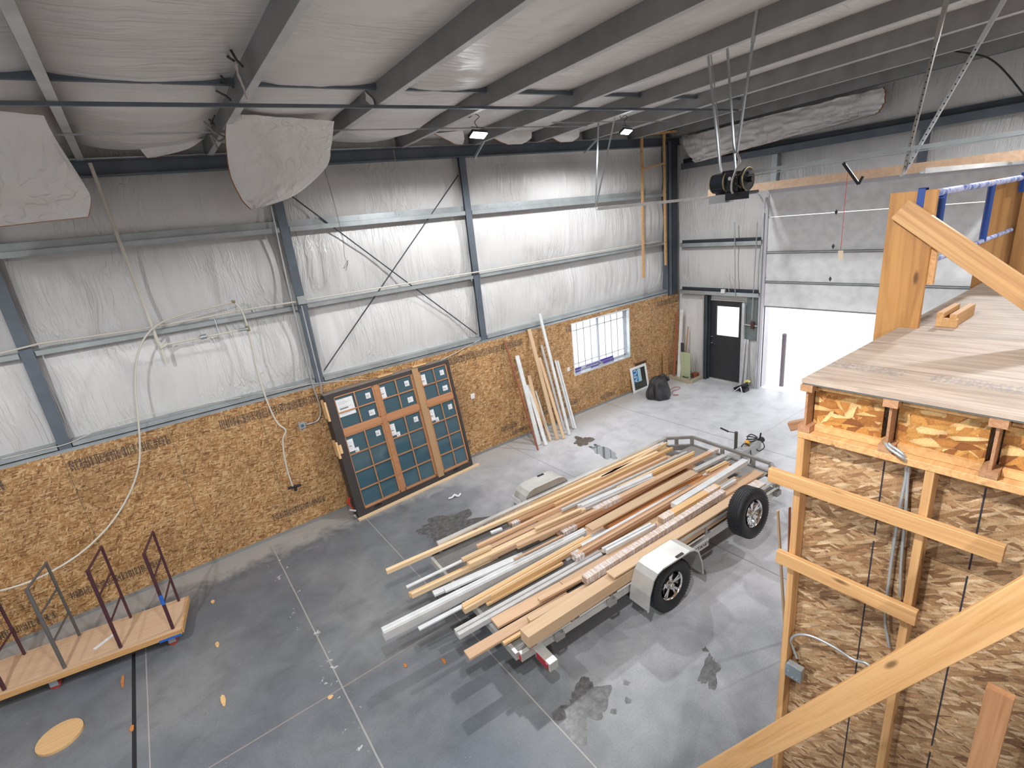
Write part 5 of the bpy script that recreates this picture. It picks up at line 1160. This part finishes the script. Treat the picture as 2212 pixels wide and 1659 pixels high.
for q in (((-10.870, -3.476, 6.312), (-10.870, -3.600, 6.203), (-10.870, -3.754, 6.118)), ((-10.870, -3.256, 6.333), (-10.870, -3.500, 6.227)), ((-10.870, -2.828, 6.292), (-10.870, -3.061, 6.169), (-10.870, -3.247, 6.094)), ((-10.870, -2.666, 6.275), (-10.870, -3.118, 6.140)), ((-10.870, -2.472, 6.246), (-10.870, -2.814, 6.129), (-10.870, -3.006, 6.046)), ((-10.870, -1.661, 6.157), (-10.870, -1.882, 6.057)), ((-10.870, -2.046, 6.114), (-10.870, -1.701, 6.102))):
    wpart('black_tape', MB().tube([Vector(a) for a in q], .011, 5), BLACK, st_)
wpart('frayed_fibre', MB().tube(catmull([(-10.921, -1.600, 6.149), (-10.846, -1.600, 6.040), (-10.736, -1.500, 6.006), (-10.806, -1.500, 5.961), (-10.872, -1.500, 6.025), (-10.819, -1.400, 5.903)]), .012, 6), mat('grey_fibre', (.30,.32,.29), .9), st_)
cur = tag(link('torn_facing', MB().grid(lambda u, v: Vector((-9.320, -2.460, 6.329)).lerp(Vector((-9.320, -2.656, 6.207)), u)+Vector((0, -.03*math.sin(v*3), -.10*v)), 6, 6), PAPER), 'small curled torn strip on the purlin bordering the big flap', 'torn strip')
# =====================================================================  WHEELED CART
CA = math.atan2(-.178, 1); CO = Vector((-12.66, -1.39, 0))
cM = Matrix.Translation(CO) @ Matrix.Rotation(CA, 4, 'Z')
ct = thing('platform_cart', 'long wooden platform cart with steel pipe frames standing along the wall', 'cart', matx=cM)
CL = 2.75
part('deck', MB().box(-CL, 0, -.345, .345, .195, .235), CARTW, ct, bevel=.003)
part('lower_deck', MB().box(-CL, -.02, -.33, .33, .165, .193), SPRUCE_OR, ct, bevel=.003)
part('edge_strip', MB().box(-CL, -.0, -.36, -.346, .16, .225), SPRUCE_OR, ct)
part('end_strip', MB().box(.001, .02, -.34, .345, .16, .232), SPRUCE_OR, ct)
part('blue_tape', MB().box(-.25, -.01, -.364, -.361, .145, .175), BLUET, ct)
for x, y in ((-.14, -.27), (-1.35, -.27), (-2.6, -.27), (-.14, .27), (-1.35, .27), (-2.6, .27)):
    w_ = part('caster', MB().tube([(x-.0, y-.02, .055), (x, y+.02, .055)], .055, 18), mat('red_caster_wheel', (.35,.05,.04), .4) if 'red_caster_wheel' not in bpy.data.materials else bpy.data.materials['red_caster_wheel'], ct)
    part('fork', MB().box(x-.04, x+.04, y-.035, y-.028, .05, .165).box(x-.04, x+.04, y+.028, y+.035, .05, .165).box(x-.05, x+.05, y-.04, y+.04, .155, .165), GALV, w_)
def frame(k, mm, lab):
    x = -.09-.556*k
    f = part('pipe_frame', MB().tube([(x, .29, .235), (x, .29, 1.36)], .016, 12).tube([(x, -.29, .235), (x, -.29, 1.38)], .020, 12).tube([(x, .29, 1.35), (x, -.29, 1.37)], .015, 12), mm, ct, label=lab)
    part('rung', MB().tube([(x, .29, .98), (x, -.29, 1.0)], .012, 10), mm, f); part('rung', MB().tube([(x, .29, .61), (x, -.29, .61)], .012, 10), mm, f)
    if k == 0: part('tape_wrap', MB().tube([(x, -.29, .62), (x, -.29, .76)], .0215, 12), BLUET, f, label='blue tape wrapped round the pipe')
frame(0, MAROON, None); frame(1, MAROON, None); frame(2, GREYPIPE, 'grey pipe frame'); frame(3, MAROON, None); frame(4, MAROON, None)
tag(link('plastic_scrap', MB().beam((-13.62, -1.36, .240), (-13.42, -1.22, .243), .05, .004), LABEL), 'small clear-white plastic scrap lying on the cart deck', 'scrap')
tag(link('orange_disc', MB().tube([(-13.93, -2.33, .0), (-13.93, -2.33, .03)], .2, 28), YELLOW), 'round golden wood disc on the floor at the lower picture edge', 'disc')
# =====================================================================  FLOOR BITS
chips = [((-12.34, -1.09), .05, .09, 'small square wood chip on the floor at the end of the cart'), ((-12.40, -2.07), .045, .12, 'oval wood chip on the floor in front of the cart'), ((-12.46, -3.06), .05, .19, 'longest pale wood chip on the floor, nearest the viewpoint'), ((-13.39, -1.90), .035, .26, 'long thin wood sliver on the floor under the cart edge'),
         ((-11.51, -3.85), .06, .05, 'tiny wood chip at the crossing of the floor joints'), ((-10.70, -4.03), .035, .08, 'small brown chip in the shadow of the lumber ends'), ((-10.33, -4.28), .035, .11, 'flat brown chip nearest the trailer corner'), ((-13.3, -2.75), .04, .1, 'wood chip on the floor near the dark floor slot')]
for (x, y), w, l, lab in chips:
    pts_ = [(x+w/2*math.cos(a)*(1+.25*math.sin(3*a+x)), y+l/2*math.sin(a)) for a in [i*math.pi/4 for i in range(8)]]
    tag(link('wood_chip', MB().prism(pts_, .001, .008), YELLOW if w > .04 else ORANGE), lab, 'wood chip', 'wood chips on the floor')
pc = MB(); pc.tube(catmull([(-8.48, -1.17, .02), (-8.42, -1.20, .03), (-8.36, -1.19, .05), (-8.31, -1.23, .02), (-8.24, -1.20, .03)]), .018, 7).tube([(-8.36, -1.19, .04), (-8.33, -1.12, .02)], .014, 6)
tag(link('crumpled_paper', pc, PAPER), 'crumpled white scrap on the floor between window units and trailer', 'scrap')
def blot(name, cx_, cy_, rx, ry, m, label, seed, rot=0, z=.0015, k=60, rag=.35, cat='stain'):
    pts_ = []
    for i in range(k):
        a = 2*math.pi*i/k; r = 1+rag*nz(math.cos(a)*1.6+seed, math.sin(a)*1.6, seed)*2+rag*.5*nz(math.cos(a)*6, math.sin(a)*6, seed)
        px_, py_ = rx*r*math.cos(a), ry*r*math.sin(a); pts_.append((cx_+px_*math.cos(rot)-py_*math.sin(rot), cy_+px_*math.sin(rot)+py_*math.cos(rot)))
    mb = MB(); mb.add([(cx_, cy_, z)]+[(*p, z) for p in pts_], [(0, i+1, (i+1) % k+1) for i in range(k)])
    return tag(link(name, mb, m), label, cat)
blot('damp_stain', -5.12, -1.23, .26, .20, DAMP, 'brown damp stain on the concrete next to the small puddle', 3, .9)
blot('puddle', -5.22, -1.95, .16, .42, mat('still_water', (.10,.105,.11), .02, 0, 1.0), 'small mirror-like puddle on the concrete beside the trailer', 8, -.2, cat='puddle', rag=.25)
blot('damp_stain', -8.95, -1.95, .55, .30, DAMPG, 'ragged grey damp stain near the rear end of the pine boards', 5, -.5, rag=.5)
blot('damp_stain', -8.25, -6.35, .25, .08, DAMPG, 'dark wet smear on the concrete below the trailer wheel', 13, .4, rag=.5)
blot('damp_stain', -9.55, -5.75, .35, .22, DAMPG, 'dark wet patch on the concrete under the tail light box', 23, .4, rag=.45)
for i, (x, y) in enumerate(((-9.0, -5.85), (-9.15, -6.0), (-9.35, -5.98), (-8.05, -6.15))): blot('drip_spot', x, y, .035, .03, DAMPG, ['first', 'second', 'third', 'fourth'][i]+' small round drip on the concrete, counted from the fender toward the viewpoint' if i < 3 else 'small round drip on the concrete directly under the trailer wheel', i, cat='drip')
tag(link('floor_slot', MB().box(-13.30, -13.262, -6.0, -1.45, .0005, .003), mat('black_slot', (.015,.016,.02), .6)), 'narrow black slot line in the concrete running out from under the cart', 'floor slot')
